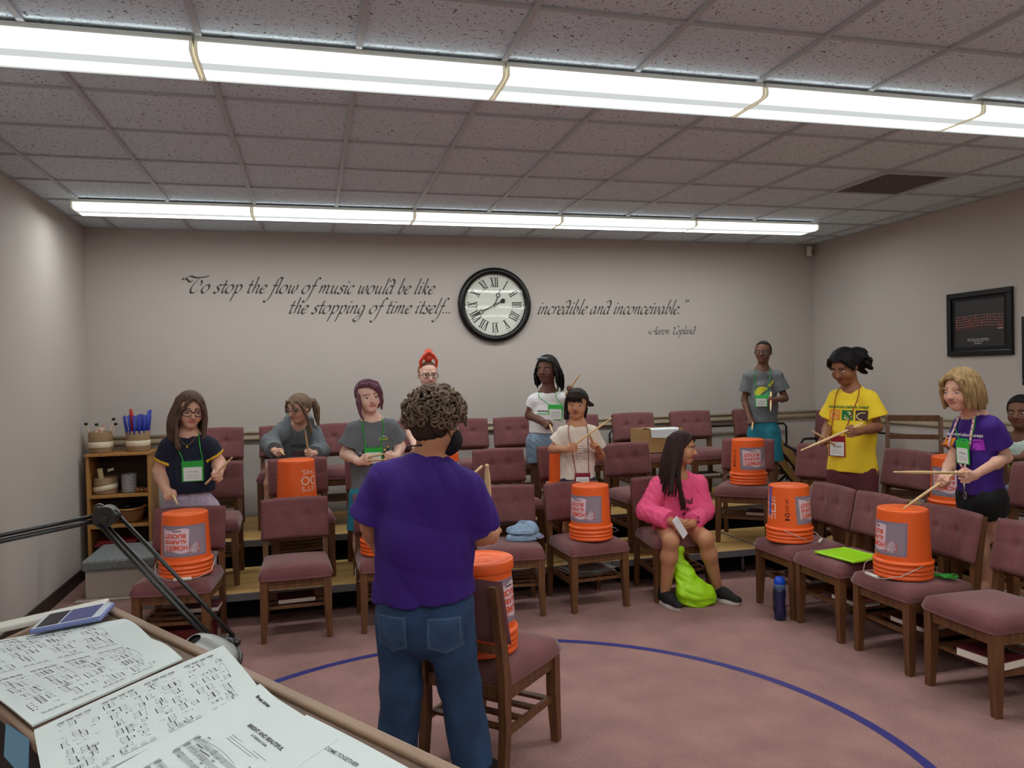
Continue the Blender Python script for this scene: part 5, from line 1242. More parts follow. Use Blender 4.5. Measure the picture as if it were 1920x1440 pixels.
# --- child with purple hair
c = person('purplehair', 'child with short purple-brown hair in a grey shirt and teal shorts', dict(y=5.53, zf=Z1, head=(690, 744, -.02), hh=.226, face=(14, 4, -5), skin='pale', hairc=(120, 84, 74),
    sh=((660, 795, .02), (736, 789, .02)), el=((648, 851, .02), (750, 836, .06)), wr=((674, 866, -.16), (742, 856, -.14)), hand=[((688, 864, -.20), X3(-.2, -.3, 1)), ((728, 860, -.20), X3(.1, -.3, 1))],
    pel=(699, 925), bw=.128, hw=.132, ar=.040, lr=.064, stance=.085,
    shirt=dict(m=M_ggrey, hem=(690, 914), hemn=(.12, 0, -1), slv=.68, o=.017, belly=.012, flare=.024, wr=.0036), pants=dict(m=M_teal, len=.84, flare=.024, o=.016), shoes=(M_shoew, M_solew)))
hair_cap(c, .013, .30, m=hair_mat('hair_purple', (112, 74, 88), .4), low=-.05, locks=[([(-.26, -.20, .40), (-.05, -.36, .42), (.16, -.36, .32), (.30, -.28, .12), (.36, -.12, -.20), (.38, -.08, -.42)], [.06, .08, .09, .09, .08, .03]), ([(-.22, -.10, .46), (0, -.22, .50), (.22, -.20, .40), (.36, -.08, .15), (.40, .0, -.25)], [.06, .08, .09, .09, .05]), ([(.30, .1, .2), (.38, .12, -.05), (.36, .18, -.38)], [.08, .08, .04]), ([(-.32, -.16, .12), (-.35, -.14, -.1), (-.34, -.16, -.45), (-.28, -.2, -.66)], [.03, .02, .012, .008])], disp=strand_disp(.0016, 30, c))
badge(c, 'green lanyard badge on the child with purple hair', (698, 853), .125, .115, (34, 160, 54), cord=.0038)
lg = [([(-.032, 0), (0, .016), (.032, 0), (.026, 0), (0, .010), (-.026, 0)], [(0, 1, 4, 5), (1, 2, 3, 4)], 0), ([(-.034, -.016), (.034, -.016), (.030, -.004), (-.030, -.004)], [(0, 1, 2, 3)], 1)]
shirt_print(c, 'chest_logo', lg, [mat('print_pale', (214, 216, 190), .8), mat('print_olive', (150, 160, 50), .8)], c['chest']+c['left']*.072+c['up']*.018)
cr_ = []
for i in range(9):
    x = -.09+i*.024; h_ = .025+.02*((i*7) % 3)
    cr_.append(([(x-.010, -.0), (x+.010, -.0), (x+.008, h_), (x-.008, h_)], [(0, 1, 2, 3)], 0)); cr_.append(([(x-.006, h_-.004), (x+.006, h_-.004), (x+.005, h_+.012), (x-.005, h_+.012)], [(0, 1, 2, 3)], 1 if i % 3 == 0 else 2 if i > 5 else 0))
shirt_print(c, 'shirt_print', cr_, [mat('print_dark', (48, 52, 60), .8), mat('print_lilac', (196, 180, 200), .8), M_yel], c['chest']-c['up']*.115)
g0 = grip(c, 0); stick(g0, ony(725, 850, 5.18), 'drumstick held flat by the child with purple hair, upper of two', butt=.13); stick(g0-X3(0, .0, .022), ony(722, 862, 5.16), 'drumstick held flat by the child with purple hair, lower of two', butt=.13)

# --- child with orange mohawk behind the woman
c = person('mohawk', 'child with orange hair tufts and glasses in a blue shirt, mostly hidden', dict(y=6.42, zf=Z2, head=(802, 703), hh=.228, face=(6, 6, 0), skin='pale', hairc=(120, 92, 70),
    sh=((774, 750), (832, 750)), el=((768, 806, .02), (842, 806, .02)), wr=((778, 838, -.16), (832, 838, -.16)), hand=[(None, X3(1, 0, .3)), (None, X3(-1, 0, .3))], pel=(804, 872), bw=.115, ar=.035,
    shirt=dict(m=M_bluec, hem=-.06, slv=.35, o=.014, flare=.016), pants=dict(m=M_blackc, len=.85), shoes=(M_shoew, M_solew)))
hair_cap(c, .005, .30, m=hair_mat('hair_buzz', (132, 100, 78), .3), low=.02, disp=None)
S_ = Solid(); H = c['H']; u = c['u']
for s in (-1, 1): S_.add(chain([H(s*.30, -.10, .30), H(s*.30, -.12, .52), H(s*.16, -.14, .74), H(0, -.14, .84)], [.04*u, .06*u, .06*u, .05*u]), .01)
for a in (-.7, -.25, .2, .65): S_.add(cone(H(a*.08, -.14, .80), H(a*.22, -.10, 1.02-.1*abs(a)), .05*u, .012*u), .008)
S_.add(ell(H(0, -.08, .62), np.array([.16, .14, .14])*u, c['R']), .01)
V, Q = S_.mesh(c['hc']-1.3*u, c['hc']+1.3*u, .004); np_mesh('hair_tufts', V, Q, mat('hair_orange', (226, 78, 52), .6, noise=(40, .3)), c['root'], c['base'])
glasses(c, (70, 66, 72), .13, .075)

# --- curly haired woman, seen from behind
c = person('woman', 'woman seen from behind with curly hair, black mask, purple shirt and jeans', dict(y=2.92, zf=0, nkup=.03, head=(818, 797, 0), hh=.228, face=(128, 12, 0), skin='tan', hairc=(60, 46, 38), res=.0042,
    sh=((884, 892, -.05), (716, 874, .07)), el=((893, 1000, .02), (698, 985, .10)), wr=((922, 1004, .16), (712, 1030, .30)), hand=[((930, 985, .22), X3(-.3, .2, .9)), (None, X3(.4, .4, .8))],
    pel=(796, 1128), bw=.172, hw=.176, ar=.046, lr=.064, dep=1.3, hsc=1.0, legs=((860, 1285, .0), (891, 1448, -.04), (752, 1288, .06), (743, 1436, .10)), toe=(X3(.5, .85, 0), X3(.15, .98, 0)),
    shirt=dict(m=M_purple, hem=(795, 1113), hemn=(.12, 0, -1), slv=.80, o=.022, belly=.010, flare=.034, wr=.0075, wf=20, nw=.006), pants=dict(m=M_jean, len=1.93, o=.013, flare=.022, name='jeans', wr=.005), shoes=(M_shoeb, M_solek), shoel=1.15))
S_ = Solid(); H = c['H']; R_ = c['R']; u = c['u']; hr = random.Random(9)
S_.add(minus(ell(H(0, .09, .16), np.array([.37, .42, .42])*u, R_), lambda X, c=c: np.maximum(((X-c['hc'])@c['R'])[:, 1]+.18*c['u'], ((X-c['hc'])@c['R'])[:, 2]-.22*c['u'])), .01)
S_.add(cone(H(0, .20, .02), H(0, .20, -.06), .32*u, .25*u), .04); curls = []
for k in range(520):
    th = hr.uniform(-2.6, 2.6); ph = hr.uniform(-.15 if abs(th) > 1.7 else -.45, 1.45); cx, cy, cz = math.sin(th)*math.cos(ph), math.cos(th)*math.cos(ph), math.sin(ph)
    if cy < -.45 and cz < .25: continue
    fz = .06*hr.random()**2; p = H(cx*(.39+.06*hr.random()+fz), .07+cy*(.45+.06*hr.random()+fz), .16+cz*(.40+.05*hr.random()+fz*.6)); n0 = unit(R_@np.array([cx, cy, cz])); x, y, _ = basis(n0); a0 = hr.uniform(0, 6); rr_ = hr.uniform(.040, .085)*u; tl = hr.uniform(-.7, .7)
    curls.append([p+x*rr_*math.cos(a0+a)+y*rr_*math.sin(a0+a)*(1-.3*tl)+n0*(rr_*.5*math.sin(a+tl)+.012*a/5) for a in np.linspace(0, hr.uniform(4.2, 6.5), 9)])
V, Q = S_.mesh(c['hc']-1.1*u, c['hc']+1.1*u, .005, disp=folds(3, .004, 90)); hm = hair_mat('hair_curly', (62, 48, 40), .45, (20, 20, 20)); ho = np_mesh('hair', V, Q, hm, c['root'], c['base'])
b = MB()
for q in curls: b.tube([p-c['base'] for p in q], [.0020+.0030*math.sin(math.pi*min(1, (i+.6)/8.5)) for i in range(len(q))], 6)
b.build('curls', hair_mat('hair_curl_tips', (112, 94, 78), .55, (20, 20, 20)), ho)
S_ = Solid(); S_.add(minus(ell(H(0, -.20, -.22), np.array([.275, .275, .25])*u, R_), plane(H(0, -.12, 0), -R_[:, 1])) if False else both(ell(H(0, -.20, -.22), np.array([.345, .33, .29])*u, R_), plane(H(0, -.10, 0), R_[:, 1])), .01); V, Q = S_.mesh(c['hc']-.9*u, c['hc']+.9*u, .004)
mk = np_mesh('face_mask', V, Q, M_blackc, c['root'], c['base'])
for s in (-1, 1):
    b = MB(); b.tube([p-c['base'] for p in smooth_path([H(s*.29, -.20, -.05), H(s*.36, -.05, .0), H(s*.39, .10, .04), H(s*.385, .11, -.10), H(s*.36, -.05, -.24), H(s*.29, -.20, -.36)], 4)], .0022, 5); b.build('ear_loop', M_blackc, mk)
b = MB(); n_ = c['neck']; q = [n_+c['left']*math.sin(a)*.074+c['fr']*(math.cos(a)*.074)+c['up']*(.050-.020*math.cos(a)) for a in np.linspace(0, 2*math.pi, 25)[:-1]]; b.tube([p-c['base'] for p in q], .0026, 6, closed=True)
k0 = n_-c['fr']*.074+c['up']*.07; b.tube([k0-c['base'], k0+c['left']*.018+c['up']*.010-c['base']], .0022, 5); b.tube([k0-c['base'], k0-c['left']*.018+c['up']*.006-c['base']], .0022, 5); b.build('cord_necklace', M_blackc, c['root'])
for s in (-1, 1):
    pk = [(-.062, .062), (.062, .066), (.066, -.055), (.0, -.085), (-.064, -.055)]; pi_ = [(x*.88, y*.90) for x, y in pk]
    shirt_print(c, 'back_pocket', [(pk, [(0, 1, 2, 3, 4)], 0)]+[([pi_[i], pi_[(i+1) % 5], (pi_[(i+1) % 5][0]*.96, pi_[(i+1) % 5][1]*.96), (pi_[i][0]*.96, pi_[i][1]*.96)], [(0, 1, 2, 3)], 1) for i in range(5)], [mat('denim_pocket', (52, 80, 116), .85, noise=(9, .25)), mat('denim_stitch', (104, 118, 136), .8)], c['pel']+c['left']*.098*s-c['up']*.085, True, 'legcloth')
stick(c['HP'][0](.066, .02, -.02), ony(913, 870, 3.12), 'upright drumstick beside the right sleeve of the curly-haired woman', butt=.05, k=1.7); stick(c['HP'][1](.066, .02, -.02), ony(905, 873, 3.42), 'slanted drumstick tip just left of the upright stick by the curly-haired woman', butt=.06, k=1.3)

# --- girl with black braids
c = person('braids', 'girl with long black braids in a white shirt and denim shorts', dict(y=6.42, zf=Z2, head=(1026, 693), hh=.238, face=(-44, 2, 0), skin='deep', hairc=(20, 18, 18),
    sh=((999, 740, .05), (1058, 738, -.05)), el=((994, 778, .08), (1068, 768, -.04)), wr=((1017, 790, -.12), (1068, 742, -.20)), hand=[((1029, 798, -.18), X3(.7, -.2, .5)), ((1074, 730, -.24), X3(.2, -.2, 1))],
    pel=(1026, 826), bw=.140, hw=.148, ar=.046, lr=.075, stance=.08,
    shirt=dict(m=M_white, hem=(1026, 812), slv=.42, o=.010, belly=.020, flare=.012, wr=.0028), pants=dict(m=M_denimb, len=.60, flare=.012, o=.013), shoes=(M_shoew, M_solew)))
lk = []
for i in range(15):
    a = math.radians(rnd.uniform(55, 178)); s = 1 if i % 3 else -1; sx, cy = math.sin(a)*s, -math.cos(a); L = 1.05 if s > 0 else .85; pts, r = hang((sx*.34, .05+cy*.40, .2), L*rnd.uniform(.8, 1.05), (sx*.13+(.08 if s > 0 else 0), cy*.12), rnd.uniform(-.05, .05), .05, .026, 12)
    r = [q*(1+.16*math.sin(j*2.4)) for j, q in enumerate(r)]; lk.append((pts, r))
hair_cap(c, .012, .22, m=hair_mat('hair_black', (24, 21, 21), .35), low=-.25, locks=lk+long_locks(.75, 70, 175, 7, .06, .04, bulge=.1), disp=strand_disp(.0018, 26, c))
b = MB(); b.tube([c['H'](*p)-c['base'] for p in ((-.24, -.30, .40), (-.10, -.385, .44), (.08, -.385, .44), (.22, -.32, .41))], .006, 6); b.build('hairband', M_denimb, c['root'])
shirt_print(c, 'print', [([(-.085, -.004+i*-.022), (.085, -.004+i*-.022), (.08, .004+i*-.022), (-.08, .004+i*-.022)], [(0, 1, 2, 3)], i) for i in range(2)], [mat('print_black', (40, 40, 44), .8), mat('print_green', (84, 190, 96), .8)], c['chest']-c['up']*.045)
badge(c, 'green lanyard badge on the girl with black braids', (1043, 772), .125, .13, (60, 190, 80), cord=.0026)
stick(grip(c, 0), ony(1037, 812, 6.08), 'drumstick in the lowered right hand of the girl with braids', butt=.10); stick(grip(c, 1), ony(1088, 700, 6.10), 'drumstick raised above the cream shirt girl by the braided girl', butt=.08)

# --- girl in cream shirt
c = person('cream', 'girl with dark tied hair and fringe in a cream shirt crossing two sticks', dict(y=5.53, zf=Z1, head=(1082, 758), hh=.222, face=(-26, 5, 3), skin='tan', hairc=(34, 26, 24),
    sh=((1053, 803, .03), (1113, 802, -.03)), el=((1036, 842, .06), (1126, 856, .0)), wr=((1062, 843, -.15), (1122, 842, -.16)), hand=[((1077, 839, -.20), X3(.3, -.3, .9)), ((1117, 830, -.20), X3(-.5, -.2, .8))],
    pel=(1084, 905), bw=.112, hw=.115, ar=.032, lr=.058,
    shirt=dict(m=M_cream, hem=(1085, 897), slv=.62, o=.016, belly=.008, flare=.026, wr=.0034), pants=dict(m=M_flower, len=.7, flare=.02), shoes=(M_shoew, M_solew)))
hair_cap(c, .012, .20, m=hair_mat('hair_darkbrown', (42, 32, 30), .4), low=-.12, locks=[([(x*.2, -.30+abs(x)*.06, .42), (x*.24, -.42+abs(x)*.08, .28), (x*.27, -.40+abs(x)*.12, .13-.05*abs(x))], [.06, .06, .03]) for x in (-1.15, -.8, -.45, -.1, .25, .6)]+[([(-.32, -.12, .2), (-.38, -.06, -.1), (-.34, -.10, -.45)], [.07, .06, .02]), ([(.1, .42, .0), (.2, .5, -.2), (.22, .48, -.5)], [.12, .12, .05]), ([(.30, .20, .1), (.42, .16, .0), (.52, .12, -.02)], [.05, .02, .01])], disp=strand_disp(.0014, 30, c))
for_ = []
rr = random.Random(4)
for r_ in range(6):
    n_ = 11 if r_ < 3 else 8
    for i in range(n_):
        if r_ in (1,) or rr.random() < .75:
            x = (-.062 if r_ < 3 else -.03)+i*.0118; z = .02-r_*.018; for_.append(([(x, z), (x+.007, z), (x+.007, z+.0035+.004*rr.random()), (x, z+.004)], [(0, 1, 2, 3)], 0))
shirt_print(c, 'print', for_, [mat('print_brown', (104, 90, 88), .8)], c['chest']-c['up']*.05)
badge(c, 'dark red lanyard badge hanging low on the cream shirt girl', (1090, 896), .115, .10, (132, 26, 48), cord=.0026)
stick(grip(c, 0), ony(1147, 784, 5.22), 'drumstick pointing up right, crossing in front of the cream shirt', butt=.07); stick(grip(c, 1), ony(1104, 813, 5.18), 'drumstick pointing up left, crossed behind the other before the cream shirt', butt=.10)

# --- seated girl in pink hoodie
c = person('pink', 'seated girl in a pink hoodie with long dark hair, looking to the right', dict(y=5.18, zf=0, head=(1279, 840, -.06), hh=.226, face=(52, 8, 4), skin='tan', hairc=(40, 28, 26), base=(2.5, 5.1, 0),
    sh=((1231, 900, .0), (1313, 897, -.02)), el=((1212, 958, -.02), (1320, 958, -.06)), wr=((1262, 979, -.26), (1296, 983, -.28)), hand=[((1274, 985, -.32), X3(.2, -.5, .7), .7), ((1283, 990, -.33), X3(-.2, -.5, .7), .7)],
    pel=(1268, 984, .04), bw=.138, hw=.148, ar=.040, lr=.068, legs=((1258, 1014, -.34), (1247, 1112, -.24), (1322, 1010, -.36), (1346, 1104, -.26)), toe=(X3(.12, -1, 0), X3(.40, -1, 0)),
    shirt=dict(m=M_pink, hem=-.06, slv=1.86, o=.022, belly=.022, flare=.014, wr=.0055, wf=26, name='hoodie', nw=.01), pants=dict(m=M_pink if False else mat('pink_shorts', (226, 84, 130), .9), len=.22, o=.010), shoes=(M_shoeb, M_solew), shoel=1.02))
lk = long_locks(1.75, 70, 178, 9, .075, .03, bulge=.14, sway=.04)
lk += [([(.05, -.30, .42), (.24, -.28, .28), (.36, -.14, .0), (.42, -.05, -.5), (.44, -.10, -1.15), (.36, -.22, -1.85)], [.05, .06, .07, .07, .06, .02]), ([(-.05, -.28, .43), (-.24, -.24, .30), (-.36, -.08, .05), (-.42, .0, -.45), (-.44, -.14, -1.1), (-.26, -.32, -1.8)], [.05, .06, .07, .08, .07, .02]), ([(-.30, .0, .3), (-.40, .06, -.1), (-.52, .08, -.7), (-.70, .02, -1.35)], [.06, .08, .07, .02])]
hair_cap(c, .012, .24, m=hair_mat('hair_espresso', (52, 36, 34), .4), low=-.3, locks=lk, disp=strand_disp(.0016, 36, c))
shirt_print(c, 'print', [((V_:=flat_text('kind', .060, shear=.25, bold=.0015))[0]+np.array([.015, -.0]), V_[1], 0), ((W_:=flat_text('one', .042, shear=.25, bold=.001))[0]+np.array([.0, -.045]), W_[1], 0), ((U__:=flat_text('in a', .032, shear=.25, bold=.001))[0]+np.array([.01, -.08]), U__[1], 0)], [mat('print_black', (40, 40, 44), .8)], c['chest']-c['up']*.065)
mid = (c['HP'][0](.08, 0, -.03)+c['HP'][1](.08, 0, -.03))/2
t = thing('phone', 'phone in a pale case held in the lap by the girl in pink', 'phone', tuple(ony(1275, 989, 4.80))); b = MB(); Rf = head_R(.5, -.35, -.42); b.M = Rf; b.bbox((0, 0, 0), (.072, .010, .145), .004); b.build('case', mat('phone_case_white', (222, 220, 222), .4), t)
b = MB(); b.M = Rf; b.box((0, .0056, 0), (.064, .001, .134)); b.build('screen', M_black, t)

# --- boy in the corner
c = person('boy', 'boy with glasses in a grey print shirt and teal shorts in the corner', dict(y=6.36, zf=Z2, head=(1431, 661), hh=.205, face=(-44, 0, 0), skin='dark', hairc=(22, 19, 18),
    sh=((1401, 700, .07), (1460, 698, -.07)), el=((1396, 750, .10), (1472, 747, -.09)), wr=((1405, 783, -.02), (1453, 750, -.26)), hand=[((1408, 794, -.06), X3(.6, -.5, .2)), ((1446, 754, -.30), X3(-.5, -.4, .6))],
    pel=(1432, 806), bw=.110, hw=.112, ar=.030, lr=.055,
    shirt=dict(m=M_ggrey, hem=(1430, 791), slv=.62, o=.018, flare=.026, belly=.006, wr=.004), pants=dict(m=M_teal, len=.90, flare=.026, o=.018), shoes=(M_shoew, M_solew)))
hair_cap(c, .006, .30, m=hair_mat('hair_black', (24, 21, 21), .35), low=-.02)
glasses(c, (60, 52, 56), .13, .075)
pr_ = []
pr_.append(([(math.cos(a)*.068-.006, math.sin(a)*.058-.02) for a in np.linspace(.75, .75+math.pi, 12)], [list(range(12))], 0)); pr_.append(([(math.cos(a)*.068+.012, math.sin(a)*.058-.034) for a in np.linspace(.75+math.pi, .75+2*math.pi, 12)], [list(range(12))], 1)); pr_.append(([(.045, .045), (.060, .032), (.098, .085), (.086, .094)], [(0, 1, 2, 3)], 0))
pr_.append(([(-.07, -.075), (.07, -.052), (.07, -.045), (-.07, -.067)], [(0, 1, 2, 3)], 2)); pr_ += [((V_:=flat_text('OUT', .034, bold=.0008))[0]+np.array([-.02, .055]), V_[1], 2)]
shirt_print(c, 'print', pr_, [mat('print_yellow', (214, 206, 60), .8), mat('print_greenblue', (96, 176, 130), .8), mat('print_grey', (164, 168, 170), .8)], c['chest']-c['up']*.03)
badge(c, 'green lanyard badge on the boy in teal shorts', (1427, 751), .108, .108, (60, 190, 90), cord=.0026)
stick(grip(c, 1), ony(1445, 771, 5.98), 'drumstick pointing down in the left hand of the boy in the corner', butt=.10); stick(grip(c, 0), ony(1410, 806, 5.98), 'drumstick foreshortened in the lowered right hand of the boy in the corner', butt=.12)

# --- girl in yellow
M_pg = mat('print_darkgreen', (30, 110, 50), .8); M_po = mat('print_orange', (226, 140, 40), .8); M_pb = mat('print_darkbrown', (70, 44, 44), .8); M_pv = mat('print_violet', (168, 50, 190), .8); M_pgr = mat('print_brightgreen', (40, 190, 84), .8)
def hoops(w_):
    """row of three squares under a line of lower case words"""
    it = []; q = .034
    for i, m in ((0, 1), (1, 2), (2, 3)):
        x = (i-1)*.080; it.append(([(x-q, -q*.9), (x+q, -q*.9), (x+q, q*.9), (x-q, q*.9)], [(0, 1, 2, 3)], m))
    def ringm(cx, cy, rx, ry, a0, a1, m, t=.005):
        n = 18; V = []
        for k in range(n+1):
            a = a0+(a1-a0)*k/n; V += [(cx+(rx-t)*math.cos(a), cy+(ry-t)*math.sin(a)), (cx+rx*math.cos(a), cy+ry*math.sin(a))]
        it.append((V, [(2*k, 2*k+1, 2*k+3, 2*k+2) for k in range(n)], m))
    ringm(0, -.003, .026, .024, -2.6, 1.2, w_); ringm(.008, .012, .012, .010, -2, 2.6, w_, .004); ringm(-.004, -.006, .012, .010, 2.2, 5.6, w_, .004)
    ringm(.086, -.006, .036, .024, 1.2, 4.6, w_); ringm(-.082, .0, .024, .022, 0, 5.8, w_, .004)
    V, Fs = flat_text('movement before hoops', .026, bold=.0006); s_ = .235/np.ptp(V[:, 0]); it.append((V*np.array([s_, 1])+np.array([0, .043]), Fs, 4)); return it
c = person('yellow', 'girl with black hair in a bun wearing a yellow shirt, looking down at her sticks', dict(y=4.62, zf=Z1, gaze=.5, lid=.24, head=(1583, 687, -.02), hh=.235, face=(-70, 26, 0), skin='brown', hairc=(24, 20, 20),
    sh=((1566, 736, .10), (1631, 738, -.10)), el=((1554, 800, .14), (1645, 800, -.13)), wr=((1545, 822, -.08), (1607, 810, -.30)), hand=[((1536, 826, -.16), X3(.5, -.4, .6)), ((1588, 811, -.36), X3(-.3, -.2, .9))],
    pel=(1598, 880), bw=.135, hw=.140, ar=.037, lr=.070, stance=.085,
    shirt=dict(m=M_yellow, hem=(1597, 884), hemn=(-.10, 0, -1), slv=.66, o=.022, belly=.016, flare=.034, wr=.0055, wf=22), pants=dict(m=M_maroon, len=.50, flare=.006, o=.008), shoes=(M_shoew, M_solew)))
bun = [([(.02, .40, .08), (.05, .62, .0), (.05, .68, -.20)], [.20, .30, .24])]; hr = random.Random(2)
for i in range(26):
    a = hr.uniform(0, 6.28); d = hr.uniform(.10, .33); p = (.05+d*math.cos(a), .66+hr.uniform(-.12, .22), -.08+d*math.sin(a)-hr.uniform(0, .12)); bun.append(([p, (p[0]+hr.uniform(-.06, .06), p[1]+.06, p[2]-.09)], [.075, .05]))
hair_cap(c, .013, .22, m=hair_mat('hair_black', (24, 21, 21), .35), low=-.10, locks=bun+[([(.2, -.30, .36), (.31, -.22, .16), (.34, -.10, -.02)], [.06, .07, .05]), ([(-.2, -.30, .36), (-.31, -.22, .16), (-.34, -.10, -.02)], [.06, .07, .05])], disp=folds(8, .003, 120))
shirt_print(c, 'print', [(np.asarray(V)*1.12, Fs, m) for V, Fs, m in hoops(0)], [mat('print_cream', (224, 216, 150), .8), M_po, M_pg, M_pb, M_pg], c['chest']-c['up']*.015+c['left']*.012)
badge(c, 'dark red lanyard badge on the girl in yellow', (1572, 836), .115, .145, (150, 26, 40), cord=.003)
stick(grip(c, 1), ony(1501, 845, 4.30), 'long drumstick in the left hand of the girl in yellow, pointing left', butt=.10); stick(grip(c, 0), ony(1523, 808, 4.42), 'drumstick in the right hand of the girl in yellow, behind the long one', butt=.12)

# --- girl in purple shirt
c = person('purple', 'girl with a blond bob in a purple shirt and black shorts drumming a bucket', dict(y=3.57, zf=Z1, gaze=.3, lid=.5, head=(1802, 731, .0), hh=.225, face=(-82, 10, 0), skin='fair', hairc=(150, 116, 80),
    sh=((1803, 789, .12), (1862, 788, -.12)), el=((1783, 868, .10), (1886, 858, -.12)), wr=((1770, 893, -.10), (1825, 892, -.30)), hand=[((1751, 912, -.16), X3(.3, -.5, .7)), ((1804, 897, -.34), X3(-.3, -.1, 1))],
    pel=(1840, 926), bw=.115, hw=.122, ar=.032, lr=.060, legs=((1836, 1012, .04), (1852, 1088, .02), (1864, 1012, .0), (1884, 1090, .15)), toe=(X3(-1, -.3, 0), X3(.35, -.95, 0)),
    shirt=dict(m=M_purple, hem=(1835, 922), slv=.62, o=.018, flare=.026, belly=.008, wr=.0045, wf=24), pants=dict(m=M_blackc, len=.30, o=.014, flare=.018), shoes=(M_shoew, M_solew)))
hair_cap(c, .016, .24, m=hair_mat('hair_blond', (150, 122, 84), .45), low=-.35, locks=long_locks(.66, 55, 178, 11, .075, .04, bulge=.10, sway=.03)+[([(.06, -.30, .42), (.24, -.34, .28), (.32, -.28, .0), (.33, -.24, -.42)], [.05, .06, .06, .03]), ([(-.06, -.30, .42), (-.24, -.34, .28), (-.32, -.28, .0), (-.33, -.24, -.42)], [.05, .06, .06, .03])], disp=strand_disp(.0016, 36, c))
shirt_print(c, 'print', hoops(0), [M_purple, M_po, M_pgr, M_pv, mat('print_white', (224, 220, 224), .8)], c['chest']-c['up']*.02)
badge(c, 'green lanyard badge on the girl in the purple shirt', (1810, 848), .10, .13, (50, 180, 60), cord=.003)
M_strap = mat('pink_floral_strap', (226, 196, 200), .7, noise=(26, .0)); M_straf = mat('strap_flower', (208, 70, 90), .7)
t = thing('lanyard', 'wide white lanyard with pink flowers and a metal clip on the purple shirt', 'lanyard', tuple(c['pel'])); bs = np.array(t.location)
n_ = c['neck']; cl = c['P']((1807, 920)); cl = on_cloth(c, [c['P']((1806, 905))+c['fr']*.12], .02)[0]; b = MB(); bf = MB()
for s in (-1, 1):
    pts = smooth_path([n_+c['left']*s*.060+c['up']*.03, n_+c['left']*s*.068-c['up']*.04+c['fr']*.07, n_+c['left']*s*.05-c['up']*.17+c['fr']*.12, cl+c['up']*.06, cl], 6); X = on_cloth(c, [p+c['fr']*.06 for p in pts], .010+.002*(s > 0)); X[:4] = [x if c['cloth'](np.array([p]))[0] < .03 else p for x, p in zip(X[:4], pts[:4])]; X[-1] = cl
    for i in range(len(X)-1): 
        d = unit(X[i+1]-X[i]); sd = unit(np.cross(d, c['fr'])); w_ = .0085; b.add([X[i]-sd*w_-bs, X[i]+sd*w_-bs, X[i+1]+sd*w_-bs, X[i+1]-sd*w_-bs], [(0, 1, 2, 3)])
        if i % 2 == 0:
            m_ = (X[i]+X[i+1])/2+c['fr']*.0015; bf.add([m_+sd*.0055*math.cos(a)+d*.0065*math.sin(a)-bs for a in np.linspace(0, 2*math.pi, 7)[:-1]], [list(range(6))])
b.build('strap', M_strap, t); bf.build('flowers', M_straf, t)
b = MB(); b.tube([cl-bs, cl-c['up']*.05-bs], .006, 8); b.tube([cl-c['up']*.05+c['left']*.010*math.cos(a)-c['up']*(.022-.022*math.sin(a))-bs for a in np.linspace(0, 2*math.pi, 13)[:-1]], .0026, 6, closed=True); b.build('clip', mat('clip_metal', (190, 190, 194), .25, metal=.9), t)
b = MB(); q = c['wrR']; d = unit(c['elR']-q); x, y, _ = basis(d); b.tube([q+d*.012+(x*math.cos(a)+y*math.sin(a))*.024-c['base'] for a in np.linspace(0, 2*math.pi, 17)[:-1]], .005, 6, closed=True); b.build('wristband', M_white, c['root'])
stick(grip(c, 1), ony(1675, 885, 3.16), 'horizontal drumstick in the left hand of the purple shirt girl', butt=.06); stick(grip(c, 0), X3(3.075, 3.52, SZ+.372), 'drumstick of the purple shirt girl touching the bucket top', butt=.08)

# --- child at the right edge
c = person('edge', 'child seated at the right edge in a mint shirt, only part in view', dict(y=4.14, zf=Z2, head=(1914, 773, -.02), hh=.215, face=(-66, 4, 0), skin='dark', hairc=(26, 21, 20),
    sh=((1893, 826, .10), (1948, 828, -.10)), el=((1888, 862, .06), (1975, 880, -.10)), wr=((1912, 858, -.10), (1930, 885, -.28)), hand=[((1925, 856, -.14), X3(0, -.3, 1)), (None, X3(-.3, -.2, .8))],
    pel=(1928, 905, .03), bw=.112, hw=.12, ar=.030, lr=.052, legs=((1839, 878, .10), (1836, 1001, .10), (1878, 884, -.06), (1875, 1010, -.06)), toe=(X3(-1, -.2, 0), X3(-1, -.2, 0)),
    shirt=dict(m=M_mint, hem=-.06, slv=.55, o=.016, flare=.02), pants=dict(m=M_denimb, len=1.7, o=.012, name='pants'), shoes=(M_shoew, M_solew)))
hair_cap(c, .010, .26, m=hair_mat('hair_black', (24, 21, 21), .35), low=-.05, locks=[([(0, .40, .30), (0, .50, .34)], [.12, .14])])
shirt_print(c, 'print', [([(-.06, -.02), (.06, -.02), (.06, .02), (-.06, .02)], [(0, 1, 2, 3)], 0), ([(-.06, -.06), (.06, -.06), (.06, -.03), (-.06, -.03)], [(0, 1, 2, 3)], 1)], [M_yel, mat('print_rust', (150, 60, 40), .8)], c['chest']-c['up']*.08)
badge(c, 'green lanyard badge on the child at the right edge', (1893, 905), .10, .12, (50, 180, 60), cord=.003)
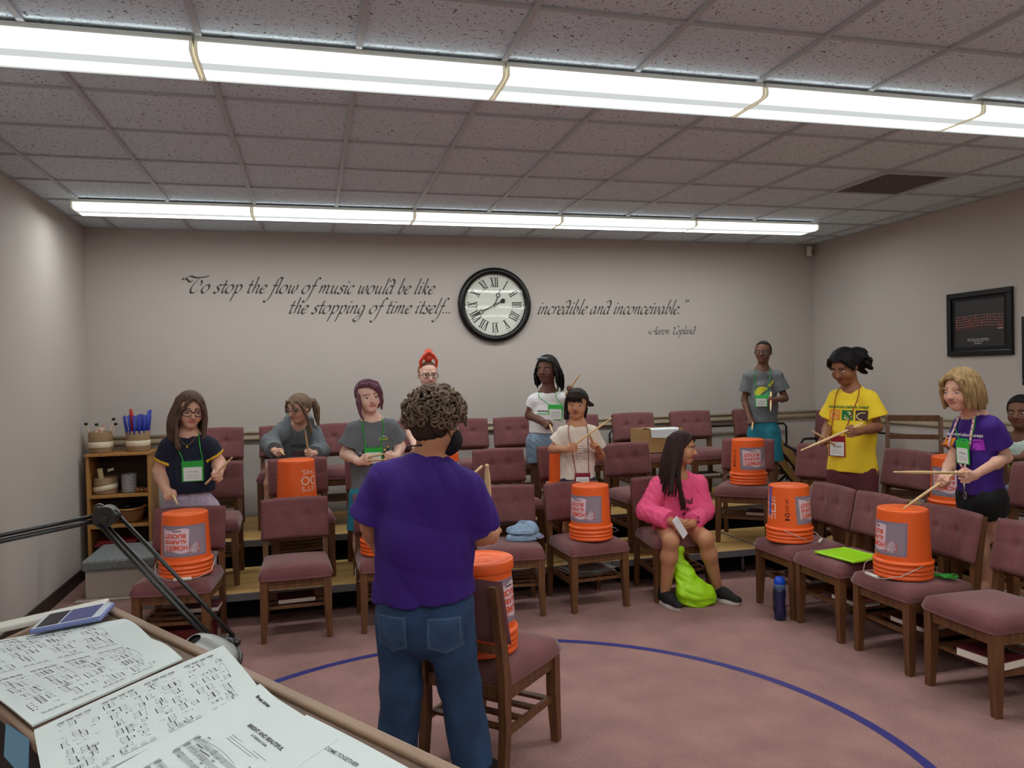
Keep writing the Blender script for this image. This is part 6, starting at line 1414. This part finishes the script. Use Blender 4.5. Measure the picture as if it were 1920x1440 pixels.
# neon drawstring bag on the floor
S_ = Solid(); f0 = onz(1305, 1140); p_ = lambda u_, v_, y_: ony(u_, v_, y_); yb = f0[1]+.06
A_, B_, C_, D_ = p_(1285, 1112, yb), p_(1326, 1118, yb), p_(1282, 1075, yb+.05), p_(1272, 1052, yb+.08)
fr_ = unit(X3(-.15, -1, .2))
S_.add(ecap(A_, B_, .062, .060, fr_, 1.15), .05); S_.add(ecap((A_+B_)/2, C_, .095, .058, fr_, 1.3), .06); S_.add(ecap(C_, D_, .050, .030, fr_, 1.3), .05); S_.add(ecap(D_, p_(1276, 1030, yb+.09), .022, .026, fr_, 1.2), .02); S_.cut(plane([0, 0, .004], [0, 0, -1]))
V, Q = S_.mesh(np.minimum(A_, C_)-.25, np.maximum(B_, D_)+.25, .005, disp=folds(77, .006, 44)); t = thing('drawstring_bag', 'neon green drawstring bag on the carpet between the feet of the pink hoodie girl', 'bag', tuple(f0)); np_mesh('bag', V, Q, mat('neon_nylon', (168, 226, 24), .5, bump=(40, .2)), t, np.array(f0))
b = MB(); b.tube([q-f0 for q in smooth_path([D_, p_(1290, 1062, yb+.03), p_(1322, 1100, yb-.02), B_-X3(0, 0, .04)], 5)], .003, 6); b.tube([q-f0 for q in smooth_path([A_-X3(.06, .0, .045), f0+X3(.0, -.0, .012), B_+X3(.06, -.01, -.05)], 5)], .006, 6); b.build('drawstring', mat('neon_cord', (190, 240, 60), .5), t)
# ================================================================== music desk in the foreground
PA, PB, PC = .2, .15, .98
def onp(u, v, up=0.0):
    d = ray(u, v); t = (PC+up-HC)/(d[2]-PA*d[0]-PB*d[1]); return CAM + d*t
bn = unit([-PA, -PB, 1]); e1 = unit(onp(800, 1439)-onp(247, 1171)); e1 = unit(e1-bn*(e1@bn)); e2 = np.cross(bn, e1)
O = onp(353, 1222); bc = lambda p: ((p-O)@e1, (p-O)@e2)
lef = bc(onp(30, 1182))[0]; wid = -np.mean([bc(onp(0, 1310))[1], bc(onp(130, 1430))[1]]); L0, L1 = lef+.035, .95
M_desk = mat('brown_desk_wood', (98, 74, 58), .5, noise=(4, .2, (2, 14, 2)), bump=(50, .05)); M_dedge = mat('desk_edge', (142, 116, 96), .5, noise=(5, .12)); M_dblack = mat('desk_dark', (26, 18, 15), .7)
ctr = O+e1*(L0+L1)/2-e2*wid/2; t = thing('music_desk', 'slanted brown wooden music desk in the left foreground covered with sheet music', 'desk', (ctr[0], ctr[1], 0)); tb = np.array(t.location)
RD = np.stack([e1, e2, bn], 1); LL = L1-L0
b = MB(); b.M = RD; b.o = ctr-tb; b.bbox((0, 0, -.012), (LL, wid, .022), .003); b.build('board', M_desk, t)
b = MB(); b.M = RD; b.o = ctr-tb; b.bbox((0, wid/2+.009, -.010), (LL, .017, .030), .004); b.bbox((0, -wid/2-.006, -.014), (LL, .012, .024), .004); b.bbox((-LL/2-.006, 0, -.010), (.012, wid, .028), .004); b.build('edge_band', M_dedge, t)
lq0, lq1 = onp(-60, 1199), onp(198, 1141); ld = unit(lq1-lq0); led = (lq0+lq1)/2-np.cross(bn, ld)*-.012; b = MB(); b.M = np.stack([np.cross(ld, bn), ld, bn], 1); b.o = led-tb; b.bbox((0, 0, .005), (.034, np.linalg.norm(lq1-lq0), .012), .003); b.build('end_ledge', mat('white_laminate', (214, 212, 204), .4), t)
b = MB(); q = [ctr+e1*sx*(LL/2-.03)+e2*sy*(wid/2-.02) for sx, sy in ((-1, -1), (1, -1), (1, 1), (-1, 1))]
V = [(p[0]-tb[0], p[1]-tb[1], 0) for p in q]+[tuple(p-bn*.026-tb) for p in q]; b.add(V, [(0, 3, 2, 1), (4, 5, 6, 7)]+[(i, (i+1) % 4, 4+(i+1) % 4, 4+i) for i in range(4)]); b.build('cabinet', M_dblack, t)
M_paper = mat('sheet_paper', (206, 213, 212), .8); M_note = mat('printed_notes', (74, 74, 78), .8); M_staff = mat('staff_lines', (128, 132, 132), .8)
def page(mp, x0, x1, y0, y1, rows, staves, seed, nb, first=0.0):
    """engraved music drawn on mp(x, y): rows of staves with bar lines, note heads, stems and beams"""
    rr = random.Random(seed); rh = (y1-y0-first)/rows; sh_ = rh*.80/staves; g = min(.0016, sh_*.13)
    def quad(a, b_, c, d, m): nb.add([mp(*a), mp(*b_), mp(*c), mp(*d)], [(0, 1, 2, 3)], m)
    def ln(xa, ya, xb, yb, w_, m):
        dx, dy = xb-xa, yb-ya; l = math.hypot(dx, dy)+1e-9; nx, ny = -dy/l*w_/2, dx/l*w_/2; quad((xa+nx, ya+ny), (xa-nx, ya-ny), (xb-nx, yb-ny), (xb+nx, yb+ny), m)
    for r in range(rows):
        top = y1-first-r*rh; xa, xb = x0, x1
        bars = [xa+(xb-xa)*k/3 for k in range(4)]
        for s in range(staves):
            ys = top-s*sh_-.002
            for k in range(5): ln(xa, ys-k*g, xb, ys-k*g, .00048, 1)
            for k in range(4): ln(xa+.003, ys-4.6*g, xa+.0045, ys+.6*g, .0006, 0); break
            for bx in bars: ln(bx, ys, bx, ys-4*g, .0005, 0)
            q = [(xa+.004+.0018*math.cos(a)*(1+.3*math.sin(2*a)), ys-2*g+4*g*math.sin(a)*.8) for a in np.linspace(0, 5.5, 9)]
            for i in range(8): ln(*q[i], *q[i+1], .0006, 0)
            x = xa+.014
            while x < xb-.012:
                if rr.random() < .18: x += .012; continue
                n = rr.choice((1, 2, 4, 4)) if s else rr.choice((1, 1, 2, 3)); dx = .0052 if n > 1 else .009; ups = rr.random() < .5; yb = None; h0 = rr.uniform(-.5, 4.2); xs = []
                for i in range(n):
                    if x+i*dx > xb-.004: break
                    hh = h0+rr.choice((-1, 0, .5, 1))*i*.4; cx, cy = x+i*dx, ys-hh*g; xs.append((cx, cy))
                    nb.add([mp(cx+.0011*math.cos(a)*1.1, cy+.0008*math.sin(a)+.0004*math.cos(a)) for a in np.linspace(0, 2*math.pi, 7)[:-1]], [list(range(6))], 0)
                if xs:
                    ye = (max(c[1] for c in xs)+.0068) if ups else (min(c[1] for c in xs)-.0068)
                    for cx, cy in xs: ln(cx+(.001 if ups else -.001), cy, cx+(.001 if ups else -.001), ye, .0004, 0)
                    if len(xs) > 1: ln(xs[0][0], ye, xs[-1][0]+.001, ye+.0006, .0013, 0)
                x += n*dx+.006
        ln(xa, top, xa, top-(staves-1)*sh_-4*g-.002, .0006, 0); ln(xb, top, xb, top-(staves-1)*sh_-4*g-.002, .0005, 0)
        if r % 2 == 0:      # slur
            q = [(xa+.02+(xb-xa)*.5*k/8, top+.003*math.sin(math.pi*k/8)) for k in range(9)]
            for i in range(8): ln(*q[i], *q[i+1], .0004, 0)
def sheet(name, label, tl, tr, w_, h_, lift, curl, draw, quad=None):
    """one leaf on the desk; tl, tr picture points of the top edge, w_ x h_ metres; curl(x, y) raises the paper"""
    A = onp(*tl, lift); B_ = onp(*tr, lift); ex = unit(B_-A); ey = np.cross(bn, ex); base = A-ey*h_
    o_ = np.array(A); t = thing(name, label, 'sheet music', tuple(o_))
    if quad is None: mp0 = lambda x, y, k=0.0: base+ex*x+ey*y+bn*(curl(x, y)+k)-o_
    else:
        qs = [onp(*q, lift) for q in quad]     # near left, near right, far right, far left corner of a splayed booklet
        mp0 = lambda x, y, k=0.0: (qs[0]*(1-x/w_)+qs[1]*x/w_)*(1-y/h_)+(qs[3]*(1-x/w_)+qs[2]*x/w_)*y/h_+bn*(curl(x, y)+k)-o_
    b = MB(); b.grid(lambda u, v: mp0(u*w_, v*h_), 36, 24); b.grid(lambda u, v: mp0(u*w_, v*h_, -.0018-min(lift*.4, .003)), 36, 24, back=True)
    for f in (lambda u: (u*w_, 0), lambda u: (u*w_, h_)): 
        b.grid(lambda u, v, f=f: mp0(*f(u), -(.0018+min(lift*.4, .003))*v), 24, 1)
    for x in (0, w_): b.grid(lambda u, v, x=x: mp0(x, u*h_, -(.0018+min(lift*.4, .003))*v), 12, 1)
    b.build('paper', M_paper, t); nb = MB(); mp = lambda x, y: mp0(x, y, .0005); draw(mp, nb); nb.build('notation', [M_note, M_staff], t); return t
def words(mp, nb, s, size, x, y, bold=0.0, align='CENTER', shear=0.0):
    V, Fs = flat_text(s, size, align, shear, bold); nb.add([mp(x+p[0], y+p[1]) for p in V], Fs, 0)
# open booklet at the back left
w2 = np.linalg.norm(onp(342, 1235)-onp(232, 1160)); hb = np.linalg.norm(onp(342, 1235)-onp(60, 1360))
def curl2(x, y): return .010*math.exp(-((x-w2*.44)/.03)**2)*0+.006*abs(math.sin(x/w2*2*math.pi))+.004*math.sin(x/w2*9)*max(0, y/hb-.6)
def draw2(mp, nb): page(mp, .012, w2/2-.010, .012, hb-.016, 4, 4, 5, nb); page(mp, w2/2+.010, w2-.012, .012, hb-.016, 4, 4, 8, nb)
sheet('sheet_music', 'open music booklet at the back left of the desk, under the phone', (232, 1160), (342, 1235), w2, hb+.03, .004, curl2, draw2, ((-130, 1222), (60, 1360), (342, 1235), (232, 1160)))
# large front booklet: left leaf, title leaf, and the leaf showing below the title
def draw1(mp, nb): page(mp, .020, .200, .015, .262, 4, 4, 3, nb)
sheet('sheet_music', 'large page of piano and vocal score at the front of the desk', (419, 1211), (487, 1293), .212, .285, .010, lambda x, y: .004*math.sin(x*14)+.003*math.sin(y*10), draw1)
def draw3(mp, nb):
    words(mp, nb, 'BRIGHT AND BEAUTIFUL', .0084, .118, .226, .0003); words(mp, nb, "A Children's Suite", .0058, .118, .218, .0001); words(mp, nb, 'Brent Adams', .0068, .040, .266, .0005)
    for k in range(3): nb.add([mp(.07, .205-k*.004), mp(.07, .2042-k*.004), mp(.165-.012*k, .2042-k*.004), mp(.165-.012*k, .205-k*.004)], [(0, 1, 2, 3)], 1)
    for k in range(2): nb.add([mp(.155, .186-k*.004), mp(.155, .185-k*.004), mp(.198, .185-k*.004), mp(.198, .186-k*.004)], [(0, 1, 2, 3)], 0)
    page(mp, .030, .200, .012, .176, 3, 3, 12, nb)
sheet('sheet_music', 'title page headed BRIGHT AND BEAUTIFUL at the front of the desk', (490, 1293), (592, 1357), .212, .285, .006, lambda x, y: .010*math.exp(-(x/.03)**2)+.002*math.sin(x*18), draw3)
def draw4(mp, nb): words(mp, nb, 'COME TOGETHER', .0084, .125, .246, .0001); page(mp, .02, .2, .02, .2, 4, 3, 19, nb)
sheet('sheet_music', 'sheet headed with the word TOGETHER sticking out along the right edge of the desk', (575, 1340), (745, 1428), .25, .28, .0025, lambda x, y: .0015*math.sin(x*16), draw4)
sheet('sheet_music', 'sheet with a cream corner lowest at the right end of the desk', (735, 1428), (790, 1458), .25, .25, .0012, lambda x, y: 0.0, lambda mp, nb: page(mp, .02, .2, .02, .22, 4, 3, 23, nb))
# phone
pa, pb = onp(84, 1175, .012), onp(203, 1152, .012); ex = unit(pb-pa); ey = np.cross(bn, ex); c_ = (onp(84, 1168, .012)+onp(203, 1146, .012))/2-ey*.012
t = thing('phone', 'phone in a lavender case lying at the back left of the music desk', 'phone', tuple(c_)); Rp = np.stack([ex, ey, bn], 1)
b = MB(); b.M = Rp; b.bbox((0, 0, .0045), (.140, .066, .011), .005); b.build('case', mat('lavender_case', (112, 122, 172), .4), t)
b = MB(); b.M = Rp; b.bbox((0, 0, .0098), (.131, .059, .0014), .0006); b.build('face', mat('phone_white', (196, 206, 214), .2), t)
b = MB(); b.M = Rp; b.box((.020, 0, .0108), (.062, .054, .0006), m=0); b.box((-.036, 0, .0108), (.042, .054, .0006), m=1); b.build('screen', [mat('screen_violet', (92, 94, 140), .12), mat('screen_dark', (50, 46, 56), .12)], t)
# blue slip hanging off the near edge
b = MB(); q0, q1 = onp(34, 1339), onp(79, 1368); q0 = q0-e2*.016; q1 = q1-e2*.016
b.grid(lambda u, v: tuple((q0+(q1-q0)*u)-X3(0, 0, 1)*(.004+(.050+.014*u)*v)-e2*(.002+.004*v)), 6, 6); b.grid(lambda u, v: tuple((q0+(q1-q0)*u)-X3(0, 0, 1)*(.004+(.050+.014*u)*v)-e2*(.0012+.004*v)), 6, 6, back=True)
tag(b.build('paper_slip', mat('blue_paper', (112, 160, 190), .8)), 'blue paper slip hanging from the near edge of the music desk', 'paper')
# swing-arm lamp
M_lampb = mat('lamp_black', (22, 20, 20), .35, spec=.6); M_shade = mat('lamp_shade_grey', (150, 152, 148), .35, metal=.2)
j0 = ony(-95, 1030, 1.62); j1 = ony(199, 968, 1.72); j2 = ony(427, 1208, 1.60); hd = ony(383, 1240, 1.56); ft = np.array([j0[0], j0[1], 0]); ft[2] = PC+PA*ft[0]+PB*ft[1]
t = thing('desk_lamp', 'black swing arm lamp reaching over the music desk from the left', 'lamp', tuple(ft)); lb = ft
def bars(mb, a, c, gap, r=.0042):
    d = unit(c-a); s = unit(np.cross(d, [0, 1, 0.0])); f = np.array([0, 1.0, 0])
    for o, g_ in ((.5, .4), (-.5, .4), (-.5, -.6)): mb.tube([a+s*gap*o+f*gap*g_-lb, c+s*gap*o+f*gap*g_-lb], r, 8)
b = MB(); bars(b, j0, j1, .010); b.build('arm', M_lampb, t)
b = MB(); bars(b, j1, j2, .030); b.build('arm', M_lampb, t)
for j, r in ((j1, .021), (j2, .014)):
    b = MB(); b.tube([j-X3(0, .022, 0)-lb, j+X3(0, .022, 0)-lb], r, 18); b.tube([j-X3(0, .030, 0)-lb, j-X3(0, .020, 0)-lb], r*.45, 12); b.ball(j+X3(-.012, 0, r*.8)-lb, r*.5, 10); b.ball(j+X3(.016, 0, .002)-lb, r*.6, 10)
    if r < .02: b.tube([j-lb, j-X3(.05, .01, .012)-lb], .003, 6)
    b.build('joint', M_lampb, t)
b = MB(); b.tube([j0-lb, X3(0, 0, .02)], .009, 12); b.lathe([(.03, 0), (.03, .02), (.012, .05), (1e-4, .05)], 20); b.ball(j0-lb, .016, 12); b.build('clamp', M_lampb, t)
b = MB(); ax_ = unit(X3(.25, .35, -.9)); b.lathe([(.012, -.055), (.022, -.05), (.040, -.030), (.058, 0), (.062, .014), (.060, .014), (.056, 0), (.038, -.027), (.012, -.048)], 32, c=hd-lb, axis=ax_); sh_o = b.build('shade', M_shade, t)
b = MB(); b.tube([j2-lb, (j2+hd)/2+X3(0, 0, -.012)-lb, hd-ax_*.052-lb], .006, 8); b.build('neck', M_lampb, t)
b = MB(); b.lathe([(.0625, .012), (.066, .014), (.066, .020), (.0600, .020)], 32, c=hd-lb, axis=ax_); b.build('rim', M_lampb, sh_o)
b = MB(); b.ball(hd+ax_*.002-lb, .024, 12); b.build('bulb', mat('bulb_glass', (220, 218, 210), .2), t)
